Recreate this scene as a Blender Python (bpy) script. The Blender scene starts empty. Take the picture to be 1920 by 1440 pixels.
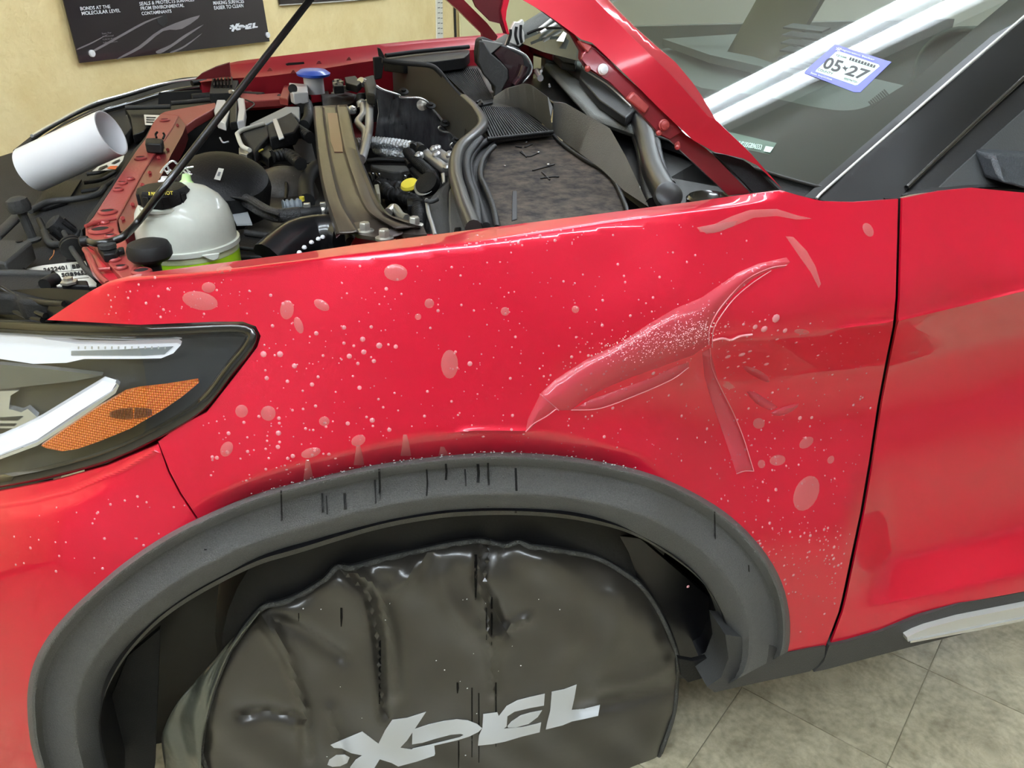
import bpy, bmesh, math, random
import numpy as np
from mathutils import Vector, Matrix
from mathutils.geometry import delaunay_2d_cdt
random.seed(7); rng = np.random.RandomState(7)
S = bpy.context.scene; COL = S.collection
# ------------------------------------------------------------------ camera
F = 1500.0; PITCH = math.radians(28); YAW = math.radians(14.3)
CAM = np.array([-.165, -.875, 1.43])
cf = np.array([math.sin(YAW)*math.cos(PITCH), math.cos(YAW)*math.cos(PITCH), -math.sin(PITCH)])
cr = np.array([math.cos(YAW), -math.sin(YAW), 0.]); cu = np.cross(cr, cf)
cd = bpy.data.cameras.new('camera'); cam = bpy.data.objects.new('camera', cd); COL.objects.link(cam)
cam.matrix_world = Matrix(((cr[0], cu[0], -cf[0], CAM[0]), (cr[1], cu[1], -cf[1], CAM[1]), (cr[2], cu[2], -cf[2], CAM[2]), (0, 0, 0, 1)))
cd.sensor_width = 36; cd.lens = F/1920*36; cd.clip_start = .02; S.camera = cam
# ------------------------------------------------------------------ world, exposure
w = bpy.data.worlds.new('world'); S.world = w; w.use_nodes = True
w.node_tree.nodes['Background'].inputs[0].default_value = (.9, .93, 1, 1); w.node_tree.nodes['Background'].inputs[1].default_value = .08
S.view_settings.view_transform = 'Standard'; S.view_settings.look = 'None'; S.view_settings.gamma = 1
S.view_settings.use_curve_mapping = False; S.view_settings.exposure = 0.0
TUBE = 46.0
# fixtures: (centre along wall direction, centre across, length); built as lamp meshes on the ceiling below
# ------------------------------------------------------------------ geometry helpers
def ray(u, v): return cr*((u-960)/F) - cu*((v-720)/F) + cf
def P(u, v, y=None, z=None, x=None):
    d = ray(u, v)
    t = (y-CAM[1])/d[1] if y is not None else ((z-CAM[2])/d[2] if z is not None else (x-CAM[0])/d[0])
    return CAM+d*t
def PL(u, v, p, n):
    d = ray(u, v); return CAM+d*(((p-CAM)@n)/(d@n))
def L(h): # level inside the bay: rises a little towards the far side
    n = np.array([0, -.04, 1.]); p = np.array([0, .2, h]); return lambda u, v: PL(u, v, p, n)
def Yp(y): return lambda u, v: P(u, v, y=y)
def PN(a, b, c):
    n = np.cross(b-a, c-a); n /= np.linalg.norm(n); return lambda u, v: PL(u, v, a, n)
def tps(pts, lam=1e-6):
    A = np.array(pts, float); X = A[:, :2]/400.; n = len(A)
    def U(r2): return np.where(r2 > 1e-12, .5*r2*np.log(r2+1e-12), 0)
    K = U(((X[:, None]-X[None])**2).sum(-1)); Q = np.c_[np.ones(n), X]
    M = np.block([[K+lam*np.eye(n), Q], [Q.T, np.zeros((3, 3))]])
    wv = np.linalg.solve(M, np.r_[A[:, 2], 0, 0, 0])
    def f(u, v):
        q = np.array([u, v])/400.; return float(U(((X-q)**2).sum(-1))@wv[:n]+wv[n]+wv[n+1]*q[0]+wv[n+2]*q[1])
    return f
def sp(d, w): return w*math.log1p(math.exp(min(40, d/w)))
def line_v(poly, u):
    a = np.array(poly, float); return float(np.interp(u, a[:, 0], a[:, 1]))
def ss(a, b, x):
    t = min(1, max(0, (x-a)/(b-a))); return t*t*(3-2*t)
def pdist(poly, u, v):
    a = np.array(poly, float); b = a[1:]; a = a[:-1]; q = np.array([u, v]); d = b-a
    t = np.clip(((q-a)*d).sum(1)/(d*d).sum(1), 0, 1); return float(np.sqrt(((a+d*t[:, None]-q)**2).sum(1)).min())
K = dict(A=(0, 0, 3.692), B=(0, 180, 3.272), C=(360, 60, 3.428), D=(640, 60, 3.428), E=(840, 0, 3.), G=(220, 260, 5.144), H=(0, 600, 4.8),
         J=(600, 1260, 3.4286), M=(840, 0, 4.174), N=(0, 380, 6.), W=(1140, 0, 2.4615), X=(1560, 240, 3.789), V=(1200, 1000, 2.667), S=(560, 360, 5.647),
         O=(500, 0, 4.8), R=(900, 420, 2.4), T=(300, 980, 1.92), Y=(360, 440, 3.13), Z=(0, 880, 2.571), Q=(1100, 0, 3.84), L=(0, 540, 3.4286))
def q(k, pts):
    ox, oy, s = K[k]; return [(x/s+ox, y/s+oy) for x, y in pts]
def cat(pts, n=6, closed=False):
    P_ = [np.array(p, float) for p in pts]; m = len(P_); out = []
    rngk = range(m if closed else m-1)
    for i in rngk:
        p0 = P_[(i-1) % m] if (closed or i > 0) else 2*P_[0]-P_[1]
        p1, p2 = P_[i], P_[(i+1) % m]
        p3 = P_[(i+2) % m] if (closed or i+2 < m) else 2*P_[-1]-P_[-2]
        for k in range(n):
            t = k/n; out.append(.5*((2*p1)+(-p0+p2)*t+(2*p0-5*p1+4*p2-p3)*t*t+(-p0+3*p1-3*p2+p3)*t**3))
    if not closed: out.append(P_[-1])
    return out
# ------------------------------------------------------------------ object helpers
WL = {}
def meta(o, label=None, cat_=None, group=None, kind=None):
    if label: o['label'] = label
    if cat_: o['category'] = cat_
    if group: o['group'] = group
    if kind: o['kind'] = kind
    return o
def link(name, verts, faces, mat, parent=None, smooth=False, label=None, cat_=None, group=None, kind=None, autos=None):
    V_ = np.array(verts, float).reshape(-1, 3)
    o0 = np.array([(V_[:, 0].min()+V_[:, 0].max())/2, (V_[:, 1].min()+V_[:, 1].max())/2, V_[:, 2].min()])
    me = bpy.data.meshes.new(name); me.from_pydata([tuple(p) for p in V_-o0], [], faces); me.update()
    bm = bmesh.new(); bm.from_mesh(me); bmesh.ops.remove_doubles(bm, verts=bm.verts, dist=1e-6); bmesh.ops.recalc_face_normals(bm, faces=bm.faces); bm.to_mesh(me); bm.free()
    if mat: me.materials.append(mat)
    if smooth:
        for p in me.polygons: p.use_smooth = True
    if autos is not None:
        try: me.set_sharp_from_angle(angle=math.radians(autos))
        except Exception: pass
    o = bpy.data.objects.new(name, me); COL.objects.link(o); o.location = o0
    if parent: o.parent = parent; o.matrix_parent_inverse = Matrix.Translation(Vector(-WL[parent.name]))
    WL[o.name] = o0
    meta(o, label, cat_, group, kind); return o
def empty(name, loc, label, cat_, group=None):
    o = bpy.data.objects.new(name, None); COL.objects.link(o); o.location = loc; o.empty_display_size = .1
    WL[o.name] = np.array(loc, float); return meta(o, label, cat_, group)
def bev(o, wd=.002, seg=2):
    m = o.modifiers.new('bevel', 'BEVEL'); m.width = wd; m.segments = seg; m.limit_method = 'ANGLE'; m.angle_limit = math.radians(40)
    for p in o.data.polygons: p.use_smooth = True
    try: o.data.set_sharp_from_angle(angle=math.radians(40))
    except Exception: pass
    return o
def inpoly(poly, x, y):
    c = False; j = len(poly)-1
    for i in range(len(poly)):
        xi, yi = poly[i]; xj, yj = poly[j]
        if (yi > y) != (yj > y) and x < (xj-xi)*(y-yi)/(yj-yi)+xi: c = not c
        j = i
    return c
def slab(name, poly, fn, ext, mat, parent=None, step=None, sm=0, bv=0, holes=(), extra=(), **kw):
    """outline -> solid plate: front face on surface fn, thickness along ext (a real 3D vector)"""
    poly = [tuple(p) for p in poly]
    if sm: poly = [tuple(p) for p in cat(poly, sm, True)]
    pts = []
    for i in range(len(poly)):
        a = np.array(poly[i]); b = np.array(poly[(i+1) % len(poly)]); l = np.linalg.norm(b-a)
        if l < .05: continue
        n = max(1, int(l/(step*1.2))) if step else 1
        for k in range(n): pts.append(tuple(a+(b-a)*k/n))
    nb = len(pts); co = list(pts); fc = [list(range(nb))]
    ex_ = [tuple(p) for p in extra if inpoly(pts, *p)]; co += ex_; XA = np.array(ex_) if ex_ else None
    for h in holes:
        s0 = len(co); co += [tuple(p) for p in h]; 
    if step:
        A = np.array(pts); x0, y0 = A.min(0); x1, y1 = A.max(0); r = 0
        B2 = np.roll(A, -1, 0); D2 = B2-A; LL = (D2*D2).sum(1)+1e-9
        yy = y0+step*.5
        while yy < y1:
            xx = x0+(step*.5 if r % 2 else step)
            while xx < x1:
                if inpoly(pts, xx, yy):
                    Q = np.array([xx, yy]); t = np.clip(((Q-A)*D2).sum(1)/LL, 0, 1)
                    if np.sqrt(((A+D2*t[:, None]-Q)**2).sum(1)).min() > step*.4 and (XA is None or ((XA-Q)**2).sum(1).min() > 60): co.append((xx, yy))
                xx += step
            yy += step*.87; r += 1
    if step or len(holes):
        res = delaunay_2d_cdt([Vector(c) for c in co], [], fc, 1, 1e-4)
        vv = [tuple(c) for c in res[0]]; tri = [list(f) for f in res[2]]
        tri = [f for f in tri if inpoly(pts, sum(vv[i][0] for i in f)/3, sum(vv[i][1] for i in f)/3)]
    else: vv = co; tri = fc
    top = [fn(u, v) for u, v in vv]; ne = len(top)
    cnt = {}
    for f in tri:
        for i in range(len(f)):
            a, b = f[i], f[(i+1) % len(f)]; cnt.setdefault((min(a, b), max(a, b)), []).append((a, b))
    E_ = ext if callable(ext) else (lambda p: np.array(ext, float))
    bot = [t+E_(t) for t in top]
    faces = [list(f) for f in tri]+[[i+ne for i in reversed(f)] for f in tri]
    for k_, es in cnt.items():
        if len(es) == 1: a, b = es[0]; faces.append([a, a+ne, b+ne, b] if True else None)
    o = link(name, top+bot, faces, mat, parent, smooth=bool(step), autos=(45 if step else None), **kw)
    if bv: bev(o, bv)
    return o
def frame_of(d):
    d = np.array(d, float); d /= np.linalg.norm(d); a = np.array([0, 0, 1.]) if abs(d[2]) < .9 else np.array([1., 0, 0])
    s = np.cross(d, a); s /= np.linalg.norm(s); return d, s, np.cross(s, d)
def tube_vf(pts, r, seg=12, off=0, flat=1.0):
    pts = [np.array(p, float) for p in pts]; n = len(pts); vs = []; fs = []
    rr = r if callable(r) else (lambda t: r)
    up = None
    for i, p in enumerate(pts):
        d = pts[min(i+1, n-1)]-pts[max(i-1, 0)]; d = d/(np.linalg.norm(d)+1e-12)
        if up is None: _, s, up = frame_of(d)
        s = np.cross(d, up); s /= np.linalg.norm(s)+1e-12; up = np.cross(s, d)
        R_ = rr(i/(n-1))
        for k in range(seg):
            a = 2*math.pi*k/seg; vs.append(p+s*math.cos(a)*R_+up*math.sin(a)*R_*flat)
    for i in range(n-1):
        for k in range(seg):
            a = off+i*seg+k; b = off+i*seg+(k+1) % seg; fs.append([a, b, b+seg, a+seg])
    fs.append([off+k for k in range(seg)][::-1]); fs.append([off+(n-1)*seg+k for k in range(seg)])
    return vs, fs
def tube(name, pts, r, mat, parent=None, seg=12, n=6, flat=1.0, corr=None, **kw):
    pp = cat(pts, n) if len(pts) > 2 else ([np.array(pts[0])+(np.array(pts[1])-np.array(pts[0]))*t/8 for t in range(9)])
    if corr:
        ln = sum(np.linalg.norm(pp[i+1]-pp[i]) for i in range(len(pp)-1)); m = int(ln/corr*4)
        s_ = np.linspace(0, len(pp)-1, m); A = np.array(pp); pp = [np.array([np.interp(t, range(len(A)), A[:, c]) for c in range(3)]) for t in s_]
        rad = lambda t: r*(1+.13*(1 if int(round(t*(m-1))) % 4 < 2 else -1))
    else: rad = r
    vs, fs = tube_vf(pp, rad, seg, 0, flat); return link(name, vs, fs, mat, parent, smooth=True, autos=60, **kw)
def lathe(name, prof, base, axis, mat, parent=None, seg=28, caps=True, **kw):
    d, s, t = frame_of(axis); base = np.array(base, float); vs = []; fs = []; n = len(prof)
    for (r, h) in prof:
        for k in range(seg):
            a = 2*math.pi*k/seg; vs.append(base+d*h+(s*math.cos(a)+t*math.sin(a))*max(r, 1e-4))
    for i in range(n-1):
        for k in range(seg): a = i*seg+k; b = i*seg+(k+1) % seg; fs.append([a, b, b+seg, a+seg])
    if caps: fs.append(list(range(seg))[::-1]); fs.append([(n-1)*seg+k for k in range(seg)])
    return link(name, vs, fs, mat, parent, smooth=True, autos=35, **kw)
def box(name, c, sz, mat, parent=None, rz=0, bv=.003, ax=None, **kw):
    c = np.array(c, float); h = np.array(sz)/2.
    ax = ax or (np.array([math.cos(rz), math.sin(rz), 0]), np.array([-math.sin(rz), math.cos(rz), 0]), np.array([0, 0, 1.]))
    vs = [c+ax[0]*h[0]*i+ax[1]*h[1]*j+ax[2]*h[2]*k for i in (-1, 1) for j in (-1, 1) for k in (-1, 1)]
    o = link(name, vs, [[0, 1, 3, 2], [4, 6, 7, 5], [0, 4, 5, 1], [2, 3, 7, 6], [0, 2, 6, 4], [1, 5, 7, 3]], mat, parent, **kw)
    if bv: bev(o, bv)
    return o
def ribbon(name, low, high, fn, mat, parent=None, th=.004, n=5, **kw):
    """upright wall: foot line on surface fn, top line straight above it in depth"""
    lo = res_(low, 36); hi = res_(high, 36); m = min(len(lo), len(hi)); A = []; B = []
    for i in range(m):
        p = fn(*lo[i]); A.append(p); B.append(P(hi[i][0], hi[i][1], y=p[1]+.012))
    nrm = np.array([0, 1., 0])*th; vs = A+B+[a+nrm for a in A]+[b+nrm for b in B]; fs = []
    for i in range(m-1):
        fs += [[i, i+1, m+i+1, m+i], [2*m+i, 3*m+i, 3*m+i+1, 2*m+i+1], [m+i, m+i+1, 3*m+i+1, 3*m+i], [i, 2*m+i, 2*m+i+1, i+1]]
    fs += [[0, m, 3*m, 2*m], [m-1, 3*m-1, 4*m-1, 2*m-1]]
    return link(name, vs, fs, mat, parent, smooth=True, autos=40, **kw)
def rows(name, lines, mat, parent=None, thick=None, **kw):
    """loft through 3D rows"""
    m = len(lines[0]); n = len(lines); vs = [p for r in lines for p in r]; fs = []
    for j in range(n-1):
        for i in range(m-1): fs.append([j*m+i, j*m+i+1, (j+1)*m+i+1, (j+1)*m+i])
    o = link(name, vs, fs, mat, parent, smooth=True, autos=70, **kw)
    if thick: md = o.modifiers.new('solid', 'SOLIDIFY'); md.thickness = thick; md.offset = 0
    return o
def dtext(name, s, fn, o, px, py, mat, parent=None, off=(0, 0, 0), bold=0.0, th=.0004, **kw):
    """flat print: the string fitted into the parallelogram o-px-py on surface fn"""
    cu_ = bpy.data.curves.new('t', 'FONT'); cu_.body = s; cu_.offset = bold; cu_.resolution_u = 3
    ob = bpy.data.objects.new('t', cu_); COL.objects.link(ob); dg = bpy.context.evaluated_depsgraph_get()
    me = bpy.data.meshes.new_from_object(ob.evaluated_get(dg)); bpy.data.objects.remove(ob)
    V_ = np.array([v.co[:2] for v in me.vertices]); fs = [list(p.vertices) for p in me.polygons]; bpy.data.meshes.remove(me); bpy.data.curves.remove(cu_)
    mn = V_.min(0); mx = V_.max(0); T = (V_-mn)/(mx-mn)
    p0 = np.array(fn(*o)); ex = np.array(fn(*px))-p0; ey = np.array(fn(*py))-p0
    vs = [p0+ex*a+ey*b+np.array(off) for a, b in T]
    nn = np.cross(ex, ey); nn /= np.linalg.norm(nn)
    if nn@(CAM-p0) < 0: nn = -nn
    n = len(vs); vs2 = vs+[p+nn*th for p in vs]; fs2 = [[i+n for i in f] for f in fs]
    cnt = {}
    for f in fs:
        for i in range(len(f)): a, b = f[i], f[(i+1) % len(f)]; cnt.setdefault((min(a, b), max(a, b)), []).append((a, b))
    for k_, e in cnt.items():
        if len(e) == 1: a, b = e[0]; fs2.append([a, b, b+n, a+n])
    return link(name, vs2, fs2, mat, parent, **kw)
# ------------------------------------------------------------------ materials
def lin(c):
    c = [x/255. for x in c]; return tuple((x/12.92 if x <= .04045 else ((x+.055)/1.055)**2.4) for x in c)+(1,)
def mat(name, c, rough=.5, metal=0, coat=0, coatr=.03, bump=0, bscale=60, noise=0, nscale=8, c2=None, alpha=1, emit=0, trans=0, spec=.5, stretch=(1, 1, 1), sheen=0):
    m = bpy.data.materials.new(name); m.use_nodes = True; nt = m.node_tree; b = nt.nodes['Principled BSDF']
    I = b.inputs; I['Base Color'].default_value = lin(c); I['Roughness'].default_value = rough; I['Metallic'].default_value = metal
    I['Coat Weight'].default_value = coat; I['Coat Roughness'].default_value = coatr; I['Alpha'].default_value = alpha
    I['Specular IOR Level'].default_value = spec; I['Transmission Weight'].default_value = trans
    if emit: I['Emission Color'].default_value = lin(c); I['Emission Strength'].default_value = emit
    tc = nt.nodes.new('ShaderNodeTexCoord'); mp = nt.nodes.new('ShaderNodeMapping'); mp.inputs['Scale'].default_value = stretch
    nt.links.new(tc.outputs['Object'], mp.inputs[0])
    if noise or c2:
        n = nt.nodes.new('ShaderNodeTexNoise'); n.inputs['Scale'].default_value = nscale; n.inputs['Detail'].default_value = 6; n.inputs['Roughness'].default_value = .65
        nt.links.new(mp.outputs[0], n.inputs['Vector'])
        r = nt.nodes.new('ShaderNodeValToRGB'); r.color_ramp.elements[0].position = .35; r.color_ramp.elements[1].position = .68
        c2 = c2 or tuple(max(0, x*(1-noise)) for x in c)
        r.color_ramp.elements[0].color = lin(c); r.color_ramp.elements[1].color = lin(c2)
        nt.links.new(n.outputs['Fac'], r.inputs[0]); nt.links.new(r.outputs[0], I['Base Color'])
    if bump:
        n2 = nt.nodes.new('ShaderNodeTexNoise'); n2.inputs['Scale'].default_value = bscale; n2.inputs['Detail'].default_value = 4
        nt.links.new(mp.outputs[0], n2.inputs['Vector'])
        bp = nt.nodes.new('ShaderNodeBump'); bp.inputs['Strength'].default_value = bump; bp.inputs['Distance'].default_value = .004
        nt.links.new(n2.outputs['Fac'], bp.inputs['Height']); nt.links.new(bp.outputs[0], I['Normal'])
    return m
def thin_glass(name, tint, body=.0, bodyc=(150, 170, 160), ior=1.5):
    m = bpy.data.materials.new(name); m.use_nodes = True; nt = m.node_tree; nt.nodes.clear()
    o = nt.nodes.new('ShaderNodeOutputMaterial'); t = nt.nodes.new('ShaderNodeBsdfTransparent'); g = nt.nodes.new('ShaderNodeBsdfGlossy')
    f = nt.nodes.new('ShaderNodeFresnel'); x = nt.nodes.new('ShaderNodeMixShader'); d = nt.nodes.new('ShaderNodeBsdfDiffuse'); y = nt.nodes.new('ShaderNodeMixShader')
    t.inputs[0].default_value = lin(tint); g.inputs['Roughness'].default_value = .02; f.inputs[0].default_value = ior; d.inputs[0].default_value = lin(bodyc); y.inputs[0].default_value = body
    ge = nt.nodes.new('ShaderNodeNewGeometry'); mi = nt.nodes.new('ShaderNodeMix'); mi.inputs[2].default_value = ior; mi.inputs[3].default_value = 1/ior
    nt.links.new(ge.outputs['Backfacing'], mi.inputs[0]); nt.links.new(mi.outputs[0], f.inputs[0])
    nt.links.new(t.outputs[0], y.inputs[1]); nt.links.new(d.outputs[0], y.inputs[2])
    nt.links.new(f.outputs[0], x.inputs[0]); nt.links.new(y.outputs[0], x.inputs[1]); nt.links.new(g.outputs[0], x.inputs[2]); nt.links.new(x.outputs[0], o.inputs[0]); return m
RED = mat('red_paint', (222, 6, 50), .32, .35, 1, .02, bump=0)
def flake(m, k=.25):
    nt = m.node_tree; b = nt.nodes['Principled BSDF']; tc = nt.nodes.new('ShaderNodeTexCoord'); v = nt.nodes.new('ShaderNodeTexVoronoi'); v.inputs['Scale'].default_value = 1400
    nt.links.new(tc.outputs['Object'], v.inputs['Vector']); nm = nt.nodes.new('ShaderNodeBump'); nm.inputs['Strength'].default_value = k; nm.inputs['Distance'].default_value = .0004
    nt.links.new(v.outputs['Distance'], nm.inputs['Height']); nt.links.new(nm.outputs[0], b.inputs['Normal'])
flake(RED)
REDM = mat('red_primer_paint', (152, 56, 54), .5, .1, .3, .25, bump=.15, bscale=200)
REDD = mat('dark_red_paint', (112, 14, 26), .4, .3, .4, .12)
REDF = mat('far_red_dimmed', (140, 12, 30), .45, .3, .12, .2, spec=.3)  # body red darkened to tone down the light on the far fender
HRED = mat('hood_red_dimmed', (184, 8, 38), .4, .35, .45, .1)  # darker copy of the body red; the dimmer hood edge is in its colour
BLK = mat('black_plastic', (18, 18, 19), .5, spec=.28, bump=.2, bscale=300)
BLKG = mat('black_gloss', (12, 12, 13), .2, 0, 1, .03)
BLKR = mat('black_rubber', (15, 15, 16), .6, bump=.1, bscale=200)
GRY = mat('grey_plastic', (58, 58, 57), .6, spec=.3, bump=.25, bscale=500, noise=.12, nscale=12)
SILLM = mat('sill_plastic', (62, 62, 61), .5, bump=.25, bscale=400)
GRYD = mat('dark_grey_plastic', (38, 38, 39), .62, spec=.25, bump=.25, bscale=400, noise=.2, nscale=10)
FLR = mat('textured_flare_plastic', (108, 108, 106), .42, bump=.8, bscale=700, c2=(88, 88, 87), nscale=500)
DUST = mat('dusty_plastic', (26, 24, 24), .75, spec=.15, c2=(84, 74, 64), nscale=34, bump=.2, bscale=120)
CHR = mat('chrome', (236, 238, 240), .2, .75)
SATN = mat('satin_silver', (222, 222, 216), .35, .35)
STL = mat('zinc_steel', (190, 188, 180), .35, .8, bump=.2, bscale=200)
BRC = mat('olive_grey_steel', (78, 70, 62), .38, .3, .3, .15, spec=.4, c2=(42, 35, 34), nscale=5, stretch=(3, .6, 3))
ALU = mat('aluminium_pipe', (185, 185, 185), .38, .7)
FOIL = mat('foil_sleeve', (205, 208, 212), .3, .9, bump=1, bscale=180)
WHT = mat('white_plastic', (232, 233, 236), .35, 0, .4, .1)
WHT2 = mat('milky_plastic', (214, 218, 206), .4, 0, .5, .12, noise=.06, nscale=14)
GRN = mat('coolant_green', (170, 226, 20), .35, 0, .6, .1, c2=(196, 238, 60), nscale=10, emit=0)
SPT = mat('green_spout', (196, 236, 160), .35, 0, .5, .1)
BLU = mat('blue_cap', (28, 88, 214), .35, 0, .4, .1)
YEL = mat('yellow_plastic', (232, 214, 70), .4)
LBL = mat('label_paper', (226, 224, 212), .6)
INK = mat('print_black', (30, 30, 32), .6)
FOLD_C = mat('cover_vinyl', (52, 49, 44), .34, 0, .8, .26, bump=.15, bscale=14)
VNY = mat('side_vinyl', (96, 98, 86), .28, 0, .5, .12, bump=.4, bscale=30)
HEM = mat('hem_cloth', (78, 78, 74), .7, bump=.8, bscale=400)
LOGO = mat('white_print', (226, 230, 234), .45)
LINER = mat('wheel_liner', (5, 5, 11), .4, 0, .3, .14, bump=.5, bscale=6)
GLASS = thin_glass('windshield_glass', (206, 218, 210), .04, (170, 176, 170))
FRIT = mat('glass_frit', (44, 38, 38), .8)
DASH = mat('dash_vinyl', (88, 90, 87), .6, bump=.3, bscale=300)
LENS = thin_glass('lamp_lens', (244, 246, 248), .0)
AMB = mat('amber_reflector', (240, 128, 14), .25, 0, 1, .05)
FILM = mat('lifted_film', (240, 150, 150), .22, 0, 1, .05, alpha=.25)
DROP = mat('water_drop', (252, 176, 184), .12, 0, 1, .02, alpha=.6)
DRIP = mat('wet_streak', (26, 26, 28), .5, spec=.2, alpha=.55)
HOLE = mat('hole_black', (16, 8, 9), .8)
WALLM = mat('cream_wall', (240, 222, 168), .75, bump=1, bscale=45, c2=(228, 206, 148), nscale=5)
PST = mat('poster_print', (38, 32, 36), .12, 0, .8, .04)
PSTL = mat('poster_streak', (120, 114, 116), .3)
STK = mat('sticker_blue', (60, 66, 190), .4); MINT = mat('sticker_mint', (196, 232, 214), .4)
# ------------------------------------------------------------------ room
AZ = math.radians(38.3); dW = np.array([math.sin(AZ), math.cos(AZ), 0]); nW = np.array([-math.cos(AZ), math.sin(AZ), 0]); CW = 2.35
def W3(s, c, z): return dW*s+nW*c+np.array([0, 0, z])
def wallp(u, v): return PL(u, v, nW*CW, nW)
def plate(name, a, b, h0, h1, th, m, label=None):
    d = b-a; n = np.array([-d[1], d[0], 0]); n = n/np.linalg.norm(n)*th
    vs = [a+[0, 0, h0], b+[0, 0, h0], b+[0, 0, h1], a+[0, 0, h1]]; vs = [np.array(p) for p in vs]; vs += [p+n for p in vs]
    o = link(name, vs, [[0, 1, 2, 3], [7, 6, 5, 4], [0, 4, 5, 1], [1, 5, 6, 2], [2, 6, 7, 3], [3, 7, 4, 0]], m); return meta(o, label, kind='structure')
S0, S1, C0 = -4.5, 6.5, -4.2
plate('wall_back', W3(S0, CW, 0), W3(S1, CW, 0), 0, 3.0, .1, WALLM, 'cream textured wall behind the car with a dark poster')
WALL2 = mat('pale_wall', (176, 174, 166), .8, bump=.3, bscale=40)
plate('wall_front', W3(S1, C0, 0), W3(S0, C0, 0), 0, 3.0, .1, WALL2)
plate('wall_left', W3(S0, CW, 0), W3(S0, C0, 0), 0, 3.0, -.1, WALL2)
plate('wall_right', W3(S1, C0, 0), W3(S1, CW, 0), 0, 3.0, -.1, WALL2)
plate('baseboard_back', W3(S0, CW-.015, 0), W3(S1, CW-.015, 0), 0, .1, .015, mat('baseboard_vinyl', (60, 56, 52), .5))
cl = link('ceiling', [W3(S0, C0, 3), W3(S1, C0, 3), W3(S1, CW, 3), W3(S0, CW, 3), W3(S0, C0, 3.08), W3(S1, C0, 3.08), W3(S1, CW, 3.08), W3(S0, CW, 3.08)],
          [[0, 1, 2, 3], [7, 6, 5, 4], [0, 4, 5, 1], [1, 5, 6, 2], [2, 6, 7, 3], [3, 7, 4, 0]], mat('ceiling_white', (226, 224, 214), .9)); meta(cl, kind='structure')
# floor: base + individual vinyl tiles where they can be told apart
TS = .3105; ta = math.radians(53); e1 = np.array([math.sin(ta), math.cos(ta), 0]); e2 = np.array([math.cos(ta), -math.sin(ta), 0])
TILE = mat('vinyl_tile', (208, 200, 172), .42, 0, .25, .15, c2=(160, 152, 128), nscale=16, bump=.15, bscale=60)
def mottle(m):
    nt = m.node_tree; b = nt.nodes['Principled BSDF']; old = b.inputs['Base Color'].links[0].from_socket
    tc = nt.nodes.new('ShaderNodeTexCoord'); n = nt.nodes.new('ShaderNodeTexNoise'); n.inputs['Scale'].default_value = 70; n.inputs['Detail'].default_value = 3
    mx = nt.nodes.new('ShaderNodeMixRGB'); mx.blend_type = 'MULTIPLY'; mx.inputs[0].default_value = .8
    r = nt.nodes.new('ShaderNodeValToRGB'); r.color_ramp.elements[0].position = .3; r.color_ramp.elements[1].position = .6; r.color_ramp.elements[0].color = (.72, .7, .64, 1); r.color_ramp.elements[1].color = (1, 1, 1, 1)
    nt.links.new(tc.outputs['Object'], n.inputs['Vector']); nt.links.new(n.outputs['Fac'], r.inputs[0]); nt.links.new(old, mx.inputs[1]); nt.links.new(r.outputs[0], mx.inputs[2]); nt.links.new(mx.outputs[0], b.inputs['Base Color'])
mottle(TILE)
fl = link('floor', [W3(S0, C0, -.004), W3(S1, C0, -.004), W3(S1, CW, -.004), W3(S0, CW, -.004), W3(S0, C0, -.08), W3(S1, C0, -.08), W3(S1, CW, -.08), W3(S0, CW, -.08)],
          [[0, 1, 2, 3], [7, 6, 5, 4], [0, 4, 5, 1], [1, 5, 6, 2], [2, 6, 7, 3], [3, 7, 4, 0]], TILE); meta(fl, kind='structure')
fl.data.materials.clear(); fl.data.materials.append(mat('floor_joint', (190, 182, 154), .6, c2=(150, 142, 118), nscale=16))
h = TS/2-.0011; tvs = [(sx*h, sy*h, z) for z in (0, -.0045) for sx, sy in ((-1, -1), (1, -1), (1, 1), (-1, 1))]
tm = bpy.data.meshes.new('tile'); tm.from_pydata(tvs, [], [[0, 1, 2, 3], [4, 7, 6, 5], [0, 4, 5, 1], [1, 5, 6, 2], [2, 6, 7, 3], [3, 7, 4, 0]]); tm.materials.append(TILE)
def proj(p):
    d = np.array(p)-CAM; zc = d@cf; return 960+F*(d@cr)/zc, 720-F*(d@cu)/zc
for i in range(-10, 10):
    for j in range(-10, 9):
        c = e1*(.64+TS*(i+.5))+e2*(.215+TS*(j+.5))
        if c[0] < -2.0 or c[0] > 2.5 or c[1] > 1.0 or c[1] < -1.6: continue
        t = bpy.data.objects.new('tile', tm); COL.objects.link(t); t.location = c; t.rotation_euler = (0, 0, math.pi/2-ta+(math.pi/2 if (i+j) % 2 else 0))
        t.parent = fl; t.matrix_parent_inverse = Matrix.Translation(Vector(-WL['floor']))
# ceiling lamps: two-tube fluorescent strips running across the room
EM = mat('tube_light', (232, 243, 255), .5, emit=TUBE); HOU = mat('lamp_housing', (230, 230, 225), .5)
def lamp(s, c, ln, label):
    e = empty('ceiling_light', W3(s, c, 2.995), label, 'light', 'fluorescent strips on the ceiling')
    ax = (nW, dW, np.array([0, 0, 1.]))
    box('housing', W3(s, c, 2.965), (ln, .26, .05), HOU, e, ax=ax)
    for k in (-1, 1):
        a = W3(s+k*.075, c-ln/2+.03, 2.915); b = W3(s+k*.075, c+ln/2-.03, 2.915)
        tube('lamp_tube', [a, b], .019, EM, e, seg=10)
    for k in (-1, 1): box('end_cap', W3(s, c+k*(ln/2-.012), 2.92), (.02, .22, .07), HOU, e, ax=ax)
lps = [(2.95, .78), (1.1, -.2), (-.7, .55), (-1.4, -1.6), (-1.75, .1), (4.8, -.5)]
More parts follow.
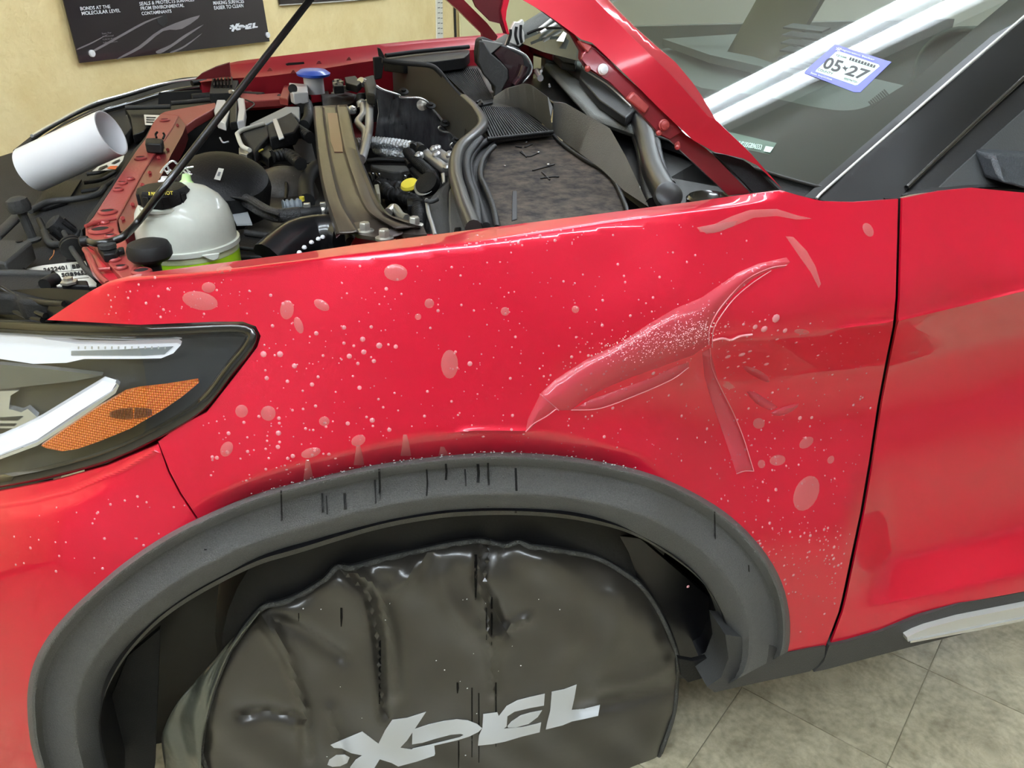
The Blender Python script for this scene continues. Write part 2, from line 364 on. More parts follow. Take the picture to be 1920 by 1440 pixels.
WHERE = ['strip light above the cabin seen mirrored in the windshield', 'strip light above the engine bay', 'strip light above the front bumper', 'strip light behind the photographer facing the fender',
         'strip light added unseen in front of the bumper corner', 'strip light near the far right wall']  # bumper corner strip is added, unseen, to brighten the car's front left
for (s, c), lb in zip(lps, WHERE): lamp(s, c, 2.4, 'white fluorescent two-tube '+lb)
# ------------------------------------------------------------------ poster, strip, conduit on the wall
def onwall(off=0.0): return lambda u, v: PL(u, v, nW*(CW-off), nW)
po = slab('poster', q('A', [(440, 0), (352, -420), (1756, -560), (1820, 0), (1868, 287), (553, 437)]), onwall(.02), nW*.006, PST, bv=.001,
          label='dark glossy film poster with white lettering on standoff pins on the cream wall', cat_='poster')
TX = onwall(.0215)
for s, o, a, b in [("BONDS AT THE", (558, 73), (765, 57), (553, 48)), ("MOLECULAR LEVEL", (568, 106), (835, 84), (562, 80)), ("SEALS & PROTECTS SURFACES", (966, 40), (1345, 8), (963, 14)),
                   ("FROM ENVIRONMENTAL", (976, 72), (1275, 48), (972, 46)), ("CONTAMINANTS", (982, 106), (1188, 88), (978, 82)), ("MAKING SURFACES", (1478, 34), (1690, 20), (1474, 8)), ("EASIER TO CLEAN", (1484, 68), (1685, 50), (1480, 42))]:
    dtext('lettering', s, TX, *q('A', [o, a, b]), LOGO, po, bold=.015)
for k, s in enumerate(("Scan For", "Additional", "FUSION PLUS", "Information")):
    dtext('lettering', s, TX, *q('A', [(705+3*k, 238+21*k), (772+14*k, 231+20*k), (703+3*k, 226+21*k)]), PSTL, po)
for st in ([(640, 350), (800, 260), (1000, 150), (1130, 110), (1010, 160), (810, 272), (645, 362)], [(820, 400), (960, 320), (1120, 200), (1385, 105), (1260, 200), (1130, 215), (975, 335), (830, 405)],
           [(1080, 355), (1180, 310), (1280, 240), (1410, 170), (1290, 255), (1190, 325), (1110, 370)], [(1180, 360), (1270, 320), (1400, 230), (1290, 320), (1200, 364)], [(540, 335), (640, 290), (750, 235), (650, 295), (545, 342)]):
    slab('printed_car_contour', q('A', st), onwall(.0208), nW*.0005, PSTL, po, sm=3)
slab('printed_car_shade', q('A', [(1080, 115), (1150, 95), (1165, 150), (1130, 185), (1095, 160)]), onwall(.0207), nW*.0005, INK, po)
# logo outline set (shared by the poster and the wheel cover), in crop J units
LG = [[(68, 470), (150, 435), (272, 384), (320, 420), (376, 462), (420, 375), (465, 308), (560, 296), (682, 257), (620, 350), (560, 440), (515, 488), (440, 512), (385, 560), (350, 617), (330, 640), (300, 700), (170, 700), (195, 612), (230, 565), (272, 537), (200, 522), (140, 492), (90, 488)],
      [(48, 598), (60, 565), (105, 535), (160, 533), (190, 550), (175, 585), (130, 606), (80, 610)],
      [(515, 488), (590, 500), (735, 474), (740, 525), (735, 538), (620, 577), (503, 608), (460, 585), (380, 560), (440, 512)],
      [(595, 372), (700, 338), (800, 315), (880, 305), (950, 312), (1010, 335), (1042, 362), (1020, 385), (960, 415), (880, 440), (740, 472), (585, 502), (600, 492), (700, 470), (820, 440), (900, 420), (925, 405), (905, 398), (840, 404), (740, 430), (660, 455), (592, 466)],
      [(1050, 272), (1140, 260), (1150, 285), (1200, 220), (1270, 183), (1350, 162), (1445, 141), (1440, 216), (1350, 232), (1250, 256), (1205, 285), (1200, 350), (1180, 366), (1300, 355), (1390, 335), (1422, 325), (1412, 388), (1300, 415), (1190, 448), (1110, 464), (1016, 474), (1022, 410), (1044, 362)],
      [(1205, 350), (1230, 320), (1290, 280), (1350, 262), (1428, 247), (1400, 290), (1340, 335), (1260, 356), (1210, 358)],
      [(1490, 128), (1570, 112), (1650, 82), (1635, 170), (1618, 245), (1700, 238), (1800, 213), (1788, 282), (1700, 302), (1620, 318), (1560, 343), (1452, 370), (1462, 320), (1480, 250)]]
def minilogo(p): # affine: big logo -> small one on the poster
    u = (p[0]-60)/1740.; vv = (p[1]-(560-.22*(p[0]-60)*0.95))/330.
    return (1590+u*195+12*0, 192+vv*52-u*14)
for lg in LG:
    slab('printed_logo', q('A', [minilogo(p) for p in lg]), onwall(.0215), nW*.0004, LOGO, po)
for c in ((605, 368), (1826, 241)):
    p = onwall(.0)(*q('A', [c])[0]); lathe('standoff_pin', [(.006, 0), (.006, .02), (.0125, .021), (.0125, .027), (.011, .029)], p, -nW, WHT, po, 20)
p2 = slab('framed_poster', q('O', [(118, 0), (100, -300), (1100, -330), (1090, -20), (900, 2), (620, 22), (125, 52)]), onwall(.015), nW*.01, mat('dark_board', (48, 42, 40), .3), bv=.001,
          label='dark framed board cut off by the top edge between the poster and the hood', cat_='poster')
slab('frame_edge', q('O', [(118, 50), (620, 20), (1090, -22), (1090, -30), (620, 10), (118, 42)]), onwall(.017), nW*.003, SATN, p2)
sr = slab('measuring_strip', q('O', [(1528, -60), (1582, -66), (1590, 345), (1535, 352)]), onwall(.012), nW*.01, LBL, bv=.0008, label='white vertical ruler strip with dark tick marks on the cream wall', cat_='ruler')
for k in range(7):
    v0 = 22+46*k; slab('tick_mark', q('O', [(1540, v0), (1560, v0-2), (1561, v0+4), (1541, v0+6)]), onwall(.0128), nW*.0006, INK, sr)
    slab('tick_mark', q('O', [(1566, v0+2), (1584, v0), (1585, v0+5), (1567, v0+7)]), onwall(.0128), nW*.0006, INK, sr)
a = onwall(.01)(*q('O', [(1688, -80)])[0]); tube('wall_conduit', [a, a*[1, 1, 0]+[0, 0, .1]], .008, BLKR, label='thin dark vertical conduit right of the measuring strip', cat_='conduit')
a = onwall(.02)(*q('O', [(1800, 0)])[0])
pan = link('wall_panel', [a-nW*.0+dW*t+np.array([0, 0, z-a[2]])-nW*k for k in (.0, .012) for t, z in ((-.12, .1), (1.3, .1), (1.3, 2.2), (-.12, 2.2))],
           [[0, 1, 2, 3], [7, 6, 5, 4], [0, 4, 5, 1], [1, 5, 6, 2], [2, 6, 7, 3], [3, 7, 4, 0]], mat('pale_panel', (232, 226, 178), .5), label='pale yellow flat panel on the wall behind the raised hood', cat_='panel')
# ================================================================== THE CAR
car = empty('car', (.9, 1.0, 0), 'red sport utility vehicle with its hood propped open, wet film on the fender', 'car')
# --- body side: depth field y(u,v)
SH = [(200, 532), (240, 524), (400, 511), (640, 481), (900, 453), (1140, 415), (1330, 390), (1480, 372), (1700, 360)]
AC = [(300, 1000), (372, 940), (480, 893), (560, 868), (700, 836), (800, 816), (890, 807), (985, 808), (1060, 815), (1200, 850), (1300, 905), (1400, 1000), (1500, 1110), (1600, 1200)]
CR = [(900, 830), (1000, 778), (1100, 720), (1200, 680), (1320, 640), (1450, 633), (1680, 605), (1920, 548), (2000, 528)]
LC = [(1500, 1170), (1580, 1148), (1750, 1113), (1920, 1074), (2000, 1056)]
T0 = tps([(88, 600, .20), (30, 600, .24), (205, 528, .145), (400, 511, .10), (640, 481, .078), (900, 453, .066), (1140, 415, .064), (1330, 390, .068), (1480, 366, .09), (1690, 370, .085), (1900, 350, .085),
          (300, 600, .11), (480, 630, .07), (600, 600, .056), (900, 600, .042), (1150, 520, .045), (1400, 500, .05), (1600, 480, .054), (1690, 480, .056), (1900, 450, .06),
          (200, 850, .085), (300, 830, .055), (500, 800, .03), (700, 760, .02), (900, 740, .018), (980, 770, .014), (1100, 700, .02), (1200, 660, .018), (1320, 622, .016), (1450, 612, .02), (1685, 590, .022), (1920, 535, .025),
          (1100, 790, .028), (1250, 740, .05), (1400, 730, .055), (1600, 720, .06), (1720, 700, .065), (1920, 660, .07), (1350, 850, .035), (1550, 850, .048), (1700, 850, .05), (1920, 820, .05),
          (0, 700, .23), (0, 850, .17), (-60, 930, .18), (0, 950, .12), (130, 930, .085), (360, 930, .03), (200, 1000, .04), (60, 1100, .06), (-40, 1200, .09), (20, 1300, .06), (-20, 1440, .10), (45, 1420, .055), (-80, 1500, .13),
          (500, 890, .012), (700, 840, .006), (900, 810, .003), (1060, 825, .004), (1250, 880, .006), (1400, 970, .006), (1480, 1100, .006), (1560, 1000, .02), (1560, 1180, .008), (1480, 1210, .006),
          (1700, 1000, .035), (1900, 960, .045), (1720, 1090, .018), (1920, 1050, .01), (1650, 1170, .006), (1800, 1120, .004), (1950, 1090, .004), (2050, 900, .05), (2050, 600, .03)], .03)
def FY(u, v):
    y = T0(u, v)
    d = line_v(SH, u)-v; y += (.0026*sp(d, 2))*(1-ss(1330, 1480, u))*ss(120, 300, u)
    d = v-line_v(AC, u)
    if d > -30: y += .0007*sp(min(d, 60), 3)*ss(320, 480, u)*(1-ss(1100, 1300, u))
    d = v-line_v(LC, u)
    if u > 1500 and d < 20: y += .0006*sp(min(-d, 80), 3)*ss(1580, 1680, u)*(1-ss(110, 330, -d))
    d = v-line_v(CR, u)
    if u > 1150 and d > -20: y += .0006*sp(min(d, 80), 2)*ss(1200, 1420, u)*(1-ss(140, 420, d))
    y -= .0045*math.exp(-((v-line_v(SH, u))/3.5)**2)*ss(215, 250, u)*(1-ss(500, 700, u))
    if u > 1500: y -= .004*math.exp(-((v-line_v(CR, u)+2)/3.5)**2)*ss(1540, 1600, u)
    if 700 < u < 1010: y -= .003*math.exp(-((v-line_v(AC, u))/3.)**2)*ss(820, 880, u)*(1-ss(985, 1010, u))
    if u < 300 and v > 800:
        y -= .003*math.exp(-((v-line_v(BC_, u)+1)/4.)**2)
    if u < 300:
        d = v-line_v(BC_, u); y -= .0006*sp(min(d, 22), 1.5)*(1-ss(100, 297, u))*(1-ss(60, 330, d))
    return y
BC_ = [(-90, 955), (0, 950), (60, 942), (130, 924), (230, 882), (297, 842)]
def SKIN(off=0): return lambda u, v: P(u, v, y=FY(u, v)-off)
BGAP = [(297, 828), (318, 883), (340, 925), (372, 973)]
OUT = [(70, 1440), (58, 1397), (52, 1347), (52, 1292), (64, 1242), (89, 1195), (128, 1148), (175, 1104), (233, 1055), (303, 1008), (369, 973), (467, 931), (560, 904), (700, 872), (830, 855), (950, 848), (1080, 858), (1200, 882), (1290, 918), (1370, 968), (1430, 1030), (1465, 1090), (1480, 1150), (1481, 1200), (1477, 1222)]
INN = [(198, 1440), (189, 1401), (187, 1347), (198, 1300), (229, 1242), (280, 1183), (338, 1137), (412, 1094), (486, 1059), (560, 1037), (700, 995), (800, 975), (880, 967), (980, 966), (1080, 975), (1180, 1000), (1260, 1045), (1320, 1095), (1355, 1150), (1370, 1200), (1368, 1250), (1355, 1285), (1338, 1297)]
FT = [(88, 600), (130, 572), (165, 549), (205, 528), (232, 521), (262, 514), (400, 496), (560, 476), (660, 461), (900, 430), (1100, 405), (1300, 379), (1400, 365), (1465, 357), (1500, 367), (1540, 377), (1600, 379), (1684, 373)]
GAPL = [(1682, 450), (1679, 560), (1674, 612), (1660, 680), (1645, 760), (1630, 860), (1613, 960), (1596, 1040), (1579, 1120), (1572, 1148), (1560, 1180), (1548, 1211)]
GAPR = [(x+8, y) for x, y in GAPL]
HLE = [(296, 829), (333, 801), (388, 773), (443, 703), (482, 652), (489, 630), (480, 612), (455, 603), (408, 603), (262, 609)]
INW = (0, .004, -.0005)
def along(poly, offs, st=11, u0=-100, u1=2100):
    return [(u, line_v(poly, u)+o) for o in offs for u in np.arange(max(u0, poly[0][0])+3, min(u1, poly[-1][0]), st)]
BC = [(-90, 955), (0, 950), (60, 942), (130, 924), (230, 882), (297, 842)]
XT = along(SH, (-16, -9, -4, -1, 2, 6), 8, 200, 1480)+along(CR, (-9, -5, -2, 1, 5), 9, 1150)+along(AC, (-6, -2, 0, 3, 8), 11, 320, 1330)
fender = slab('front_fender', FT+GAPL+[(1477, 1222)]+OUT[10:-1][::-1]+BGAP[::-1]+HLE, SKIN(), INW, RED, car, step=13, extra=XT, label='glossy red fender with water drops and lifting clear film')
bump_o = [(297, 833)]+[(x-3, y+2) for x, y in BGAP[1:]]+OUT[10::-1][1:]+[(78, 1500), (-90, 1560), (-90, 1380), (-90, 926), (0, 921), (100, 902), (200, 874)]
bumper = slab('front_bumper', bump_o, SKIN(), INW, RED, car, step=14, extra=along(BC, (-16, -7, -4, -1, 2, 6), 8)+along(AC, (-3, 0, 4), 12, 290, 380))
slab('lower_valance', [(-100, 1330), (0, 1400), (42, 1440), (90, 1520), (-100, 1560)], SKIN(-.002), INW, GRY, car, step=20)
door_o = [(1692, 372), (1762, 358), (1822, 352), (1970, 366), (2010, 1070), (1920, 1109), (1800, 1131), (1725, 1154), (1650, 1184), (1590, 1202), (1555, 1210)]+[(x+8, y) for x, y in GAPL[::-1]]
door = slab('front_door', door_o, SKIN(), INW, RED, car, step=14, extra=along(CR, (-9, -5, -2, 1, 5), 8, 1650)+along(LC, (-7, -2, 0, 3), 11, 1560))
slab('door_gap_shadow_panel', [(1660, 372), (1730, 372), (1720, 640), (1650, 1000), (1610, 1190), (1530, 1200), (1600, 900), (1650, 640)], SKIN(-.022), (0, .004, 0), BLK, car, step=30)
# flare: lofted ring with raised ridge, groove, main band and inner chamfer
def res_(poly, n):
    A = np.array(cat(poly, 6) if len(poly) > 5 else poly, float); s = np.r_[0, np.cumsum(np.linalg.norm(np.diff(A, axis=0), axis=1))]; t = np.linspace(0, s[-1], n)
    return [(float(np.interp(x, s, A[:, 0])), float(np.interp(x, s, A[:, 1]))) for x in t]
NO = 110; O_ = res_([(100, 1560)]+OUT, NO); I_ = res_([(230, 1560)]+INN, NO)
def ringp(k, f): return (O_[k][0]*(1-f)+I_[k][0]*f, O_[k][1]*(1-f)+I_[k][1]*f)
prof = [(0, .010), (0, -.004), (.02, -.012), (.07, -.021), (.11, -.021), (.2, -.001), (.26, .0), (.62, -.018), (.68, -.018), (.98, .022), (1, .024)]
lines = []
for f, dy in prof:
    r_ = []
    for k in range(NO):
        u, v = ringp(k, f); base = min(FY(*O_[k]), .10)*(1-f)+f*min(FY(*O_[k]), .05); r_.append(P(u, v, y=base+dy))
    lines.append(r_)
lip = [p+np.array([0, .05, 0]) for p in lines[-1]]; lines.append(lip)
flare = rows('wheel_arch_flare', lines, FLR, car, label='textured dark grey plastic flare with wet streaks')
# lower end of the flare and sill
LV = lambda u, v: P(u, v, y=.0+.00012*max(0, v-1200))
slab('flare_end_panel', [(1360, 1190), (1420, 1200), (1477, 1223), (1548, 1212), (1546, 1232), (1534, 1248), (1518, 1259), (1440, 1276), (1340, 1298), (1326, 1288), (1352, 1270), (1366, 1235)], Yp(.002), (0, .06, 0), SILLM, car, step=20)
sill = slab('sill_trim', [(1555, 1211), (1590, 1203), (1650, 1185), (1725, 1155), (1800, 1132), (1920, 1110), (2010, 1085), (2010, 1135), (1920, 1155), (1800, 1190), (1700, 1215), (1550, 1255), (1526, 1260), (1545, 1240)], Yp(.0), (0, .08, .0), SILLM, car, step=20)
chs = slab('chrome_sill_strip', q('V', [(1336, 520), (1380, 497), (1440, 474), (1520, 452), (1600, 430), (1760, 398), (2100, 330), (2100, 398), (1920, 430), (1700, 480), (1352, 545), (1338, 540)]), Yp(-.012), (0, .014, 0), SATN, sill, step=12, label='satin silver strip')
slab('strip_ridge', q('V', [(1352, 540), (1700, 470), (1920, 425), (2100, 392), (2100, 404), (1920, 437), (1700, 484), (1352, 549)]), Yp(-.016), (0, .006, 0), CHR, sill)
# wheel liner and dark well
ln_ = []
for yy, ex in ((.03, 0), (.12, .012), (.24, .03), (.34, .03)):
    ln_.append([P(*I_[k], y=.02)+np.array([(P(*I_[k], y=.02)[0]+.02)*ex*1.5, yy-.02, ex]) for k in range(NO)])
liner = rows('wheel_liner', ln_, LINER, car, label='black glossy wheel well liner')
slab('liner_rear_wall', [(1120, 1000), (1200, 1010), (1330, 1120), (1374, 1180), (1372, 1250), (1345, 1290), (1330, 1288), (1318, 1272), (1275, 1272), (1200, 1180)], Yp(.13), (0, .02, 0), LINER, car, step=30)
slab('liner_back', [(190, 1500), (190, 1250), (500, 1010), (900, 940), (1250, 1010), (1330, 1160), (1340, 1190), (1100, 1260), (700, 1500)], Yp(.38), (0, .01, 0), LINER, car, step=60)
slab('liner_flap', [(1272, 1235), (1300, 1240), (1362, 1225), (1358, 1262), (1330, 1285), (1318, 1272), (1290, 1280), (1278, 1268)], Yp(.05), (0, .01, 0), BLK, car, bv=.001)
lathe('tire', [(.2, -.03), (.33, -.035), (.372, -.01), (.385, .04), (.385, .2), (.37, .24), (.3, .25)], (-.02, .155, .387), (0, 1, 0), BLKR, car, 48)
for px_, z_ in (((190, 1290), 0),): slab('liner_seam', [(190, 1420), (200, 1330), (240, 1230), (300, 1180), (290, 1440), (250, 1560), (200, 1560)], Yp(.16), (0, .01, 0), GRYD, car, step=25)
# --- headlamp
HLO = [(88, 607), (262, 613), (408, 607), (455, 607), (478, 615), (485, 632), (476, 655), (439, 701), (384, 769), (292, 826), (200, 869), (100, 897), (0, 916), (-80, 924), (-80, 600), (0, 598)]
HB = lambda off: (lambda u, v: P(u, v, y=FY(u, v)-off))
hl = slab('headlight', HLO, HB(-.035), (0, .03, 0), mat('lamp_interior', (58, 60, 62), .35, .2, .5, .1), car, step=16, label='clear headlight with chrome strips and an amber corner reflector')
def ringslab(name, outer, w_, off, th, m, parent, **kw):
    C = np.array(outer).mean(0); A = res_(outer+[outer[0]], 100); out = []
    for i, p in enumerate(A[:-1]):
        a = np.array(A[i-1 if i else -2]); b = np.array(A[i+1]); t = (b-a)/(np.linalg.norm(b-a)+1e-9); nrm = np.array([-t[1], t[0]])
        c = np.array(p)+nrm*w_
        if not inpoly(outer, *c): c = np.array(p)-nrm*w_
        out.append((p, tuple(c)))
    prof_ = [(0, off-.006), (0, off+.001), (.25, off+.004), (.7, off+.002), (1, off-.012)]
    ls = [[P(p[0]*(1-f)+c[0]*f, p[1]*(1-f)+c[1]*f, y=FY(p[0], p[1])-o_) for p, c in out+[out[0]]] for f, o_ in prof_]
    return rows(name, ls, m, parent, **kw)
ringslab('lamp_rim', [(92, 609), (262, 614), (408, 608), (455, 608), (478, 616), (484, 632), (474, 657), (437, 703), (382, 770), (290, 827), (200, 867), (100, 895), (0, 914), (-75, 922), (-75, 606), (0, 604)], 24, .0, .01, BLKG, hl, label='gloss black rim')
slab('upper_chrome_strip', q('H', [(-300, 70), (0, 95), (240, 110), (420, 175), (700, 215), (1100, 222), (1600, 208), (1628, 225), (1560, 300), (1450, 345), (1200, 350), (760, 350), (600, 385), (300, 395), (0, 350), (-300, 330)]), HB(-.02), (0, .012, 0), mat('lamp_highlight_glow', (252, 252, 254), .25, 0, 1, .05, emit=.45), hl, step=10, label='chrome lamp strip with added glow')  # glow added to strip and light bar for their blown-out highlights
slab('position_lamp', q('H', [(640, 280), (1100, 268), (1560, 240), (1480, 310), (1300, 322), (640, 320)]), HB(-.0185), (0, .003, 0), mat('lens_grey', (176, 180, 180), .25, .2, 1, .05), hl, step=12)
for k in range(14): slab('lens_rib', q('H', [(700+60*k, 242), (712+60*k, 242), (712+60*k, 262), (700+60*k, 262)]), HB(-.0182), (0, .002, 0), SATN, hl)
slab('light_bar', q('H', [(930, 545), (1040, 580), (1000, 640), (700, 830), (330, 1080), (0, 1210), (-300, 1290), (-300, 1130), (0, 1060), (360, 890), (640, 720)]), HB(-.014), (0, .012, 0), bpy.data.materials['lamp_highlight_glow'], hl, step=10, label='frosted light bar with added glow')
slab('light_bar_edge', q('H', [(1040, 560), (1072, 590), (1040, 660), (720, 880), (340, 1130), (0, 1255), (-300, 1330), (-300, 1305), (0, 1228), (340, 1098), (720, 842), (1015, 640), (1050, 595)]), HB(-.012), (0, .01, 0), CHR, hl, step=10)
slab('projector_bezel', q('H', [(0, 640), (170, 635), (95, 680), (80, 800), (190, 830), (250, 800), (335, 875), (130, 975), (0, 975), (-200, 975), (-200, 640)]), HB(-.02), (0, .012, 0), CHR, hl, step=10)
slab('bezel_slot', q('H', [(0, 880), (200, 868), (150, 905), (0, 905)]), HB(-.0185), (0, .003, 0), GRY, hl); slab('bezel_slot', q('H', [(0, 935), (140, 935), (120, 955), (0, 955)]), HB(-.0185), (0, .003, 0), GRY, hl)
slab('inner_ridge', q('H', [(-200, 410), (0, 400), (420, 440), (920, 500), (660, 552), (300, 590), (0, 625), (-200, 640)]), HB(-.016), (0, .01, 0), mat('lamp_ridge', (112, 114, 108), .25, .3, .6, .06), hl, step=14)
amb = slab('amber_reflector', q('H', [(372, 1132), (560, 1000), (860, 800), (1130, 645), (1250, 618), (1500, 590), (1780, 545), (1790, 565), (1640, 690), (1480, 800), (1180, 975), (900, 1090), (700, 1160), (560, 1182), (420, 1155)]), HB(-.004), (0, .006, 0), AMB, hl, step=10, label='amber reflector')
for j in range(30):
    k = j if j < 17 else j+1; x = 990+k*12.3; a_ = (1-((x-1180)/205.)**2); 
    if a_ > 0: hh = 52*math.sqrt(a_); cy = 850-(x-980)*.05; slab('reflector_louvre', q('H', [(x, cy-hh*.9), (x+5.5, cy-hh*.9), (x+2.5, cy+hh), (x-3, cy+hh)]), HB(-.0025), (0, .002, 0), mat('louvre', (70, 34, 8), .5) if j == 0 else bpy.data.materials['louvre'], hl)
def ambgrid(m):
    nt = m.node_tree; b = nt.nodes['Principled BSDF']; tc = nt.nodes.new('ShaderNodeTexCoord'); v = nt.nodes.new('ShaderNodeTexVoronoi'); v.inputs['Scale'].default_value = 330; v.inputs['Randomness'].default_value = 0
    bp = nt.nodes.new('ShaderNodeBump'); bp.inputs['Strength'].default_value = .9; bp.inputs['Distance'].default_value = .003
    r = nt.nodes.new('ShaderNodeValToRGB'); r.color_ramp.elements[0].color = lin((255, 160, 24)); r.color_ramp.elements[1].color = lin((232, 96, 0)); r.color_ramp.elements[1].position = .6
    nt.links.new(tc.outputs['Object'], v.inputs['Vector']); nt.links.new(v.outputs['Distance'], bp.inputs['Height']); nt.links.new(bp.outputs[0], b.inputs['Normal']); nt.links.new(v.outputs['Distance'], r.inputs[0]); nt.links.new(r.outputs[0], b.inputs['Base Color'])
ambgrid(AMB)
slab('lamp_lens', [(x, y) for x, y in HLO], HB(.0), (0, .0015, 0), LENS, hl, step=16, label='clear outer lens')
# --- front trim above the lamp (dark glossy grille top, seen from above)
slab('grille_header', [(-120, 520), (0, 545), (90, 540), (175, 545), (150, 560), (88, 600), (0, 600), (-120, 596)], lambda u, v: P(u, v, y=FY(u, v)+.015), (0, .03, -.02), mat('header_black', (18, 18, 19), .35, 0, .3, .1, spec=.35), car, step=16, label='gloss black wet grille top')
for pts in ([(-60, 560), (0, 556), (60, 580), (85, 592)], [(-60, 575), (10, 578), (50, 592), (80, 600)], [(0, 540), (30, 556), (75, 566), (120, 570)]):
    tube('header_ridge', [P(u, v, y=FY(u, v)+.008) for u, v in pts], .004, bpy.data.materials['header_black'], car)
# ------------------------------------------------------------------ drops, film
def drops(name, spots, fn, m, parent, label, fl=.35):
    vs = []; fs = []
    for u, v, r in spots:
        c = fn(u, v); a = fn(u+2, v)-c; a /= np.linalg.norm(a); b = fn(u, v+2)-c; n = np.cross(a, b); n /= np.linalg.norm(n)
        if n@(CAM-c) < 0: n = -n
        b = np.cross(n, a); R_ = .82*r*np.linalg.norm(c-CAM)/F; o = len(vs)
        for rr, hh in ((1, 0), (.8, .55), (.4, .92)):
            for k in range(8): t = k*math.pi/4; vs.append(c+(a*math.cos(t)+b*math.sin(t))*R_*rr+n*R_*hh*fl)
        vs.append(c+n*R_*fl)
        for j in range(2):
            for k in range(8): fs.append([o+j*8+k, o+j*8+(k+1) % 8, o+j*8+8+(k+1) % 8, o+j*8+8+k])
        for k in range(8): fs.append([o+16+k, o+16+(k+1) % 8, o+24])
    return link(name, vs, fs, m, parent, smooth=True, kind='stuff', label=label)
fpoly = FT+GAPL+[(1477, 1222)]+OUT[10:-1][::-1]+BGAP[::-1]+HLE
sd = []
def scat(n, x0, x1, y0, y1, r0, r1, poly=fpoly):
    k = 0
    while k < n:
        u = rng.uniform(x0, x1); v = rng.uniform(y0, y1)
        if inpoly(poly, u, v) and inpoly(poly, u+8, v+8) and inpoly(poly, u-8, v-8): sd.append((u, v, r0+(r1-r0)*rng.rand()**3)); k += 1
scat(200, 480, 1000, 540, 830, 1.2, 4.2); scat(90, 640, 1400, 400, 560, 1.2, 3.6); scat(190, 1050, 1460, 560, 900, 1.2, 4); scat(60, 1000, 1280, 640, 730, 1.5, 3)
scat(260, 1340, 1670, 600, 1190, 1.2, 3.8); scat(70, 380, 640, 780, 920, 1.5, 4.5); scat(60, 180, 480, 520, 600, 1, 3.5); scat(45, 640, 1100, 425, 460, 1.5, 4); scat(90, 1400, 1600, 980, 1130, 1.3, 4)
for u, v, r in [(494, 664, 7), (525, 664, 7), (593, 625, 5), (645, 614, 5), (680, 636, 6), (711, 648, 7), (742, 650, 5), (682, 660, 6), (655, 668, 6), (701, 677, 5), (552, 686, 6), (500, 709, 5), (585, 721, 5), (674, 727, 5), (881, 682, 6), (698, 788, 6), (730, 806, 5),
                (522, 812, 6), (521, 838, 5), (549, 855, 5), (696, 613, 4), (652, 794, 5), (1290, 1100, 4), (1455, 597, 10), (1416, 613, 6), (1433, 617, 8), (1365, 669, 7), (1391, 665, 8), (1406, 659, 5), (1437, 683, 6), (1472, 620, 6), (961, 779, 4), (906, 819, 4), (1225, 700, 5), (1278, 780, 4), (1500, 784, 5), (1522, 783, 4), (1133, 819, 4), (1455, 918, 4), (1110, 780, 3)]: sd.append((u, v, r))
drops('water_drops', sd, SKIN(.0003), DROP, fender, 'clear water drops')
bd = [(rng.uniform(20, 350), rng.uniform(925, 1080), rng.uniform(1, 3.2)) for _ in range(40)]
drops('water_drops', [b for b in bd if inpoly(bump_o, *b[:2])], SKIN(.0003), DROP, bumper, 'sparse water drops')
ed = []
for k in range(NO):
    u, v = O_[k]
    if 460 < u < 1200:
        for _ in range(4): ed.append((u+rng.uniform(-6, 6), v+rng.uniform(-3, 5), rng.uniform(.8, 2.4)))
drops('water_and_glint_beads', ed, lambda u, v: P(u, v, y=FY(u, v)-.014), mat('clear_bead', (235, 240, 240), .08, 0, 1, .02), flare, 'bright water beads along the upper edge')
def film(name, poly, bulge=.004, m=FILM, sm=0, step=8, wd=10, parent=None, base=.0006, rim=True, **kw):
    pl = [tuple(p) for p in (cat(poly, sm, True) if sm else poly)]; A = pl+[pl[0]]
    fn = lambda u, v: P(u, v, y=FY(u, v)-base-bulge*(1-math.exp(-pdist(A, u, v)/wd)))
    o = slab(name, pl, fn, (0, .0004, 0), m, parent or fender, step=step, **kw)
    return o
def ell(cx, cy, a, b, ang=0, n=16):
    t = math.radians(ang); return [(cx+a*math.cos(s)*math.cos(t)-b*math.sin(s)*math.sin(t), cy+a*math.cos(s)*math.sin(t)+b*math.sin(s)*math.cos(t)) for s in [2*math.pi*k/n for k in range(n)]]
for e in [(375, 564, 34, 17, 12), (391, 539, 13, 10, 0), (742, 511, 22, 16, 5), (538, 581, 13, 18, 5), (843, 683, 16, 27, 0), (805, 569, 9, 9, 0), (503, 775, 14, 14, 0), (453, 771, 12, 12, 0), (608, 790, 10, 9, 0), (583, 849, 19, 9, -15), (425, 842, 11, 15, 30),
          (1512, 925, 22, 35, 25), (1628, 431, 9, 14, -30), (1512, 830, 15, 9, -35), (1458, 863, 15, 10, -10), (1423, 794, 11, 10, 0), (1365, 722, 12, 7, 20), (947, 584, 8, 8, 0), (1079, 580, 7, 7, 0), (672, 826, 14, 10, -25), (784, 594, 6, 6, 0), (1428, 870, 7, 8, 0), (560, 610, 8, 16, -20), (603, 572, 16, 9, 30), (1503, 622, 14, 5, 5), (1558, 862, 6, 8, 30), (420, 505, 15, 8, -10)]:
    film('film_bubble', ell(*e), .0018, step=6, wd=5)
CLR = mat('clear_film', (236, 96, 112), .16, 0, 1, .04, alpha=.32, bump=.25, bscale=90); CLR2 = mat('film_edge', (246, 160, 168), .15, 0, 1, .03, alpha=.7)
film('lifted_film', q('R', [(205, 935), (215, 880), (240, 830), (275, 760), (340, 700), (480, 610), (640, 530), (760, 450), (880, 380), (1000, 330), (1080, 275), (1160, 220), (1250, 180), (1380, 150), (1396, 172), (1370, 195), (1310, 205), (1230, 245), (1140, 320), (1080, 390), (1040, 460), (1028, 540), (960, 590), (820, 640), (680, 690), (560, 740), (470, 790), (410, 838), (340, 838), (270, 880), (225, 925)]), .014, CLR, step=7, wd=16, label='large pocket of lifted clear film')
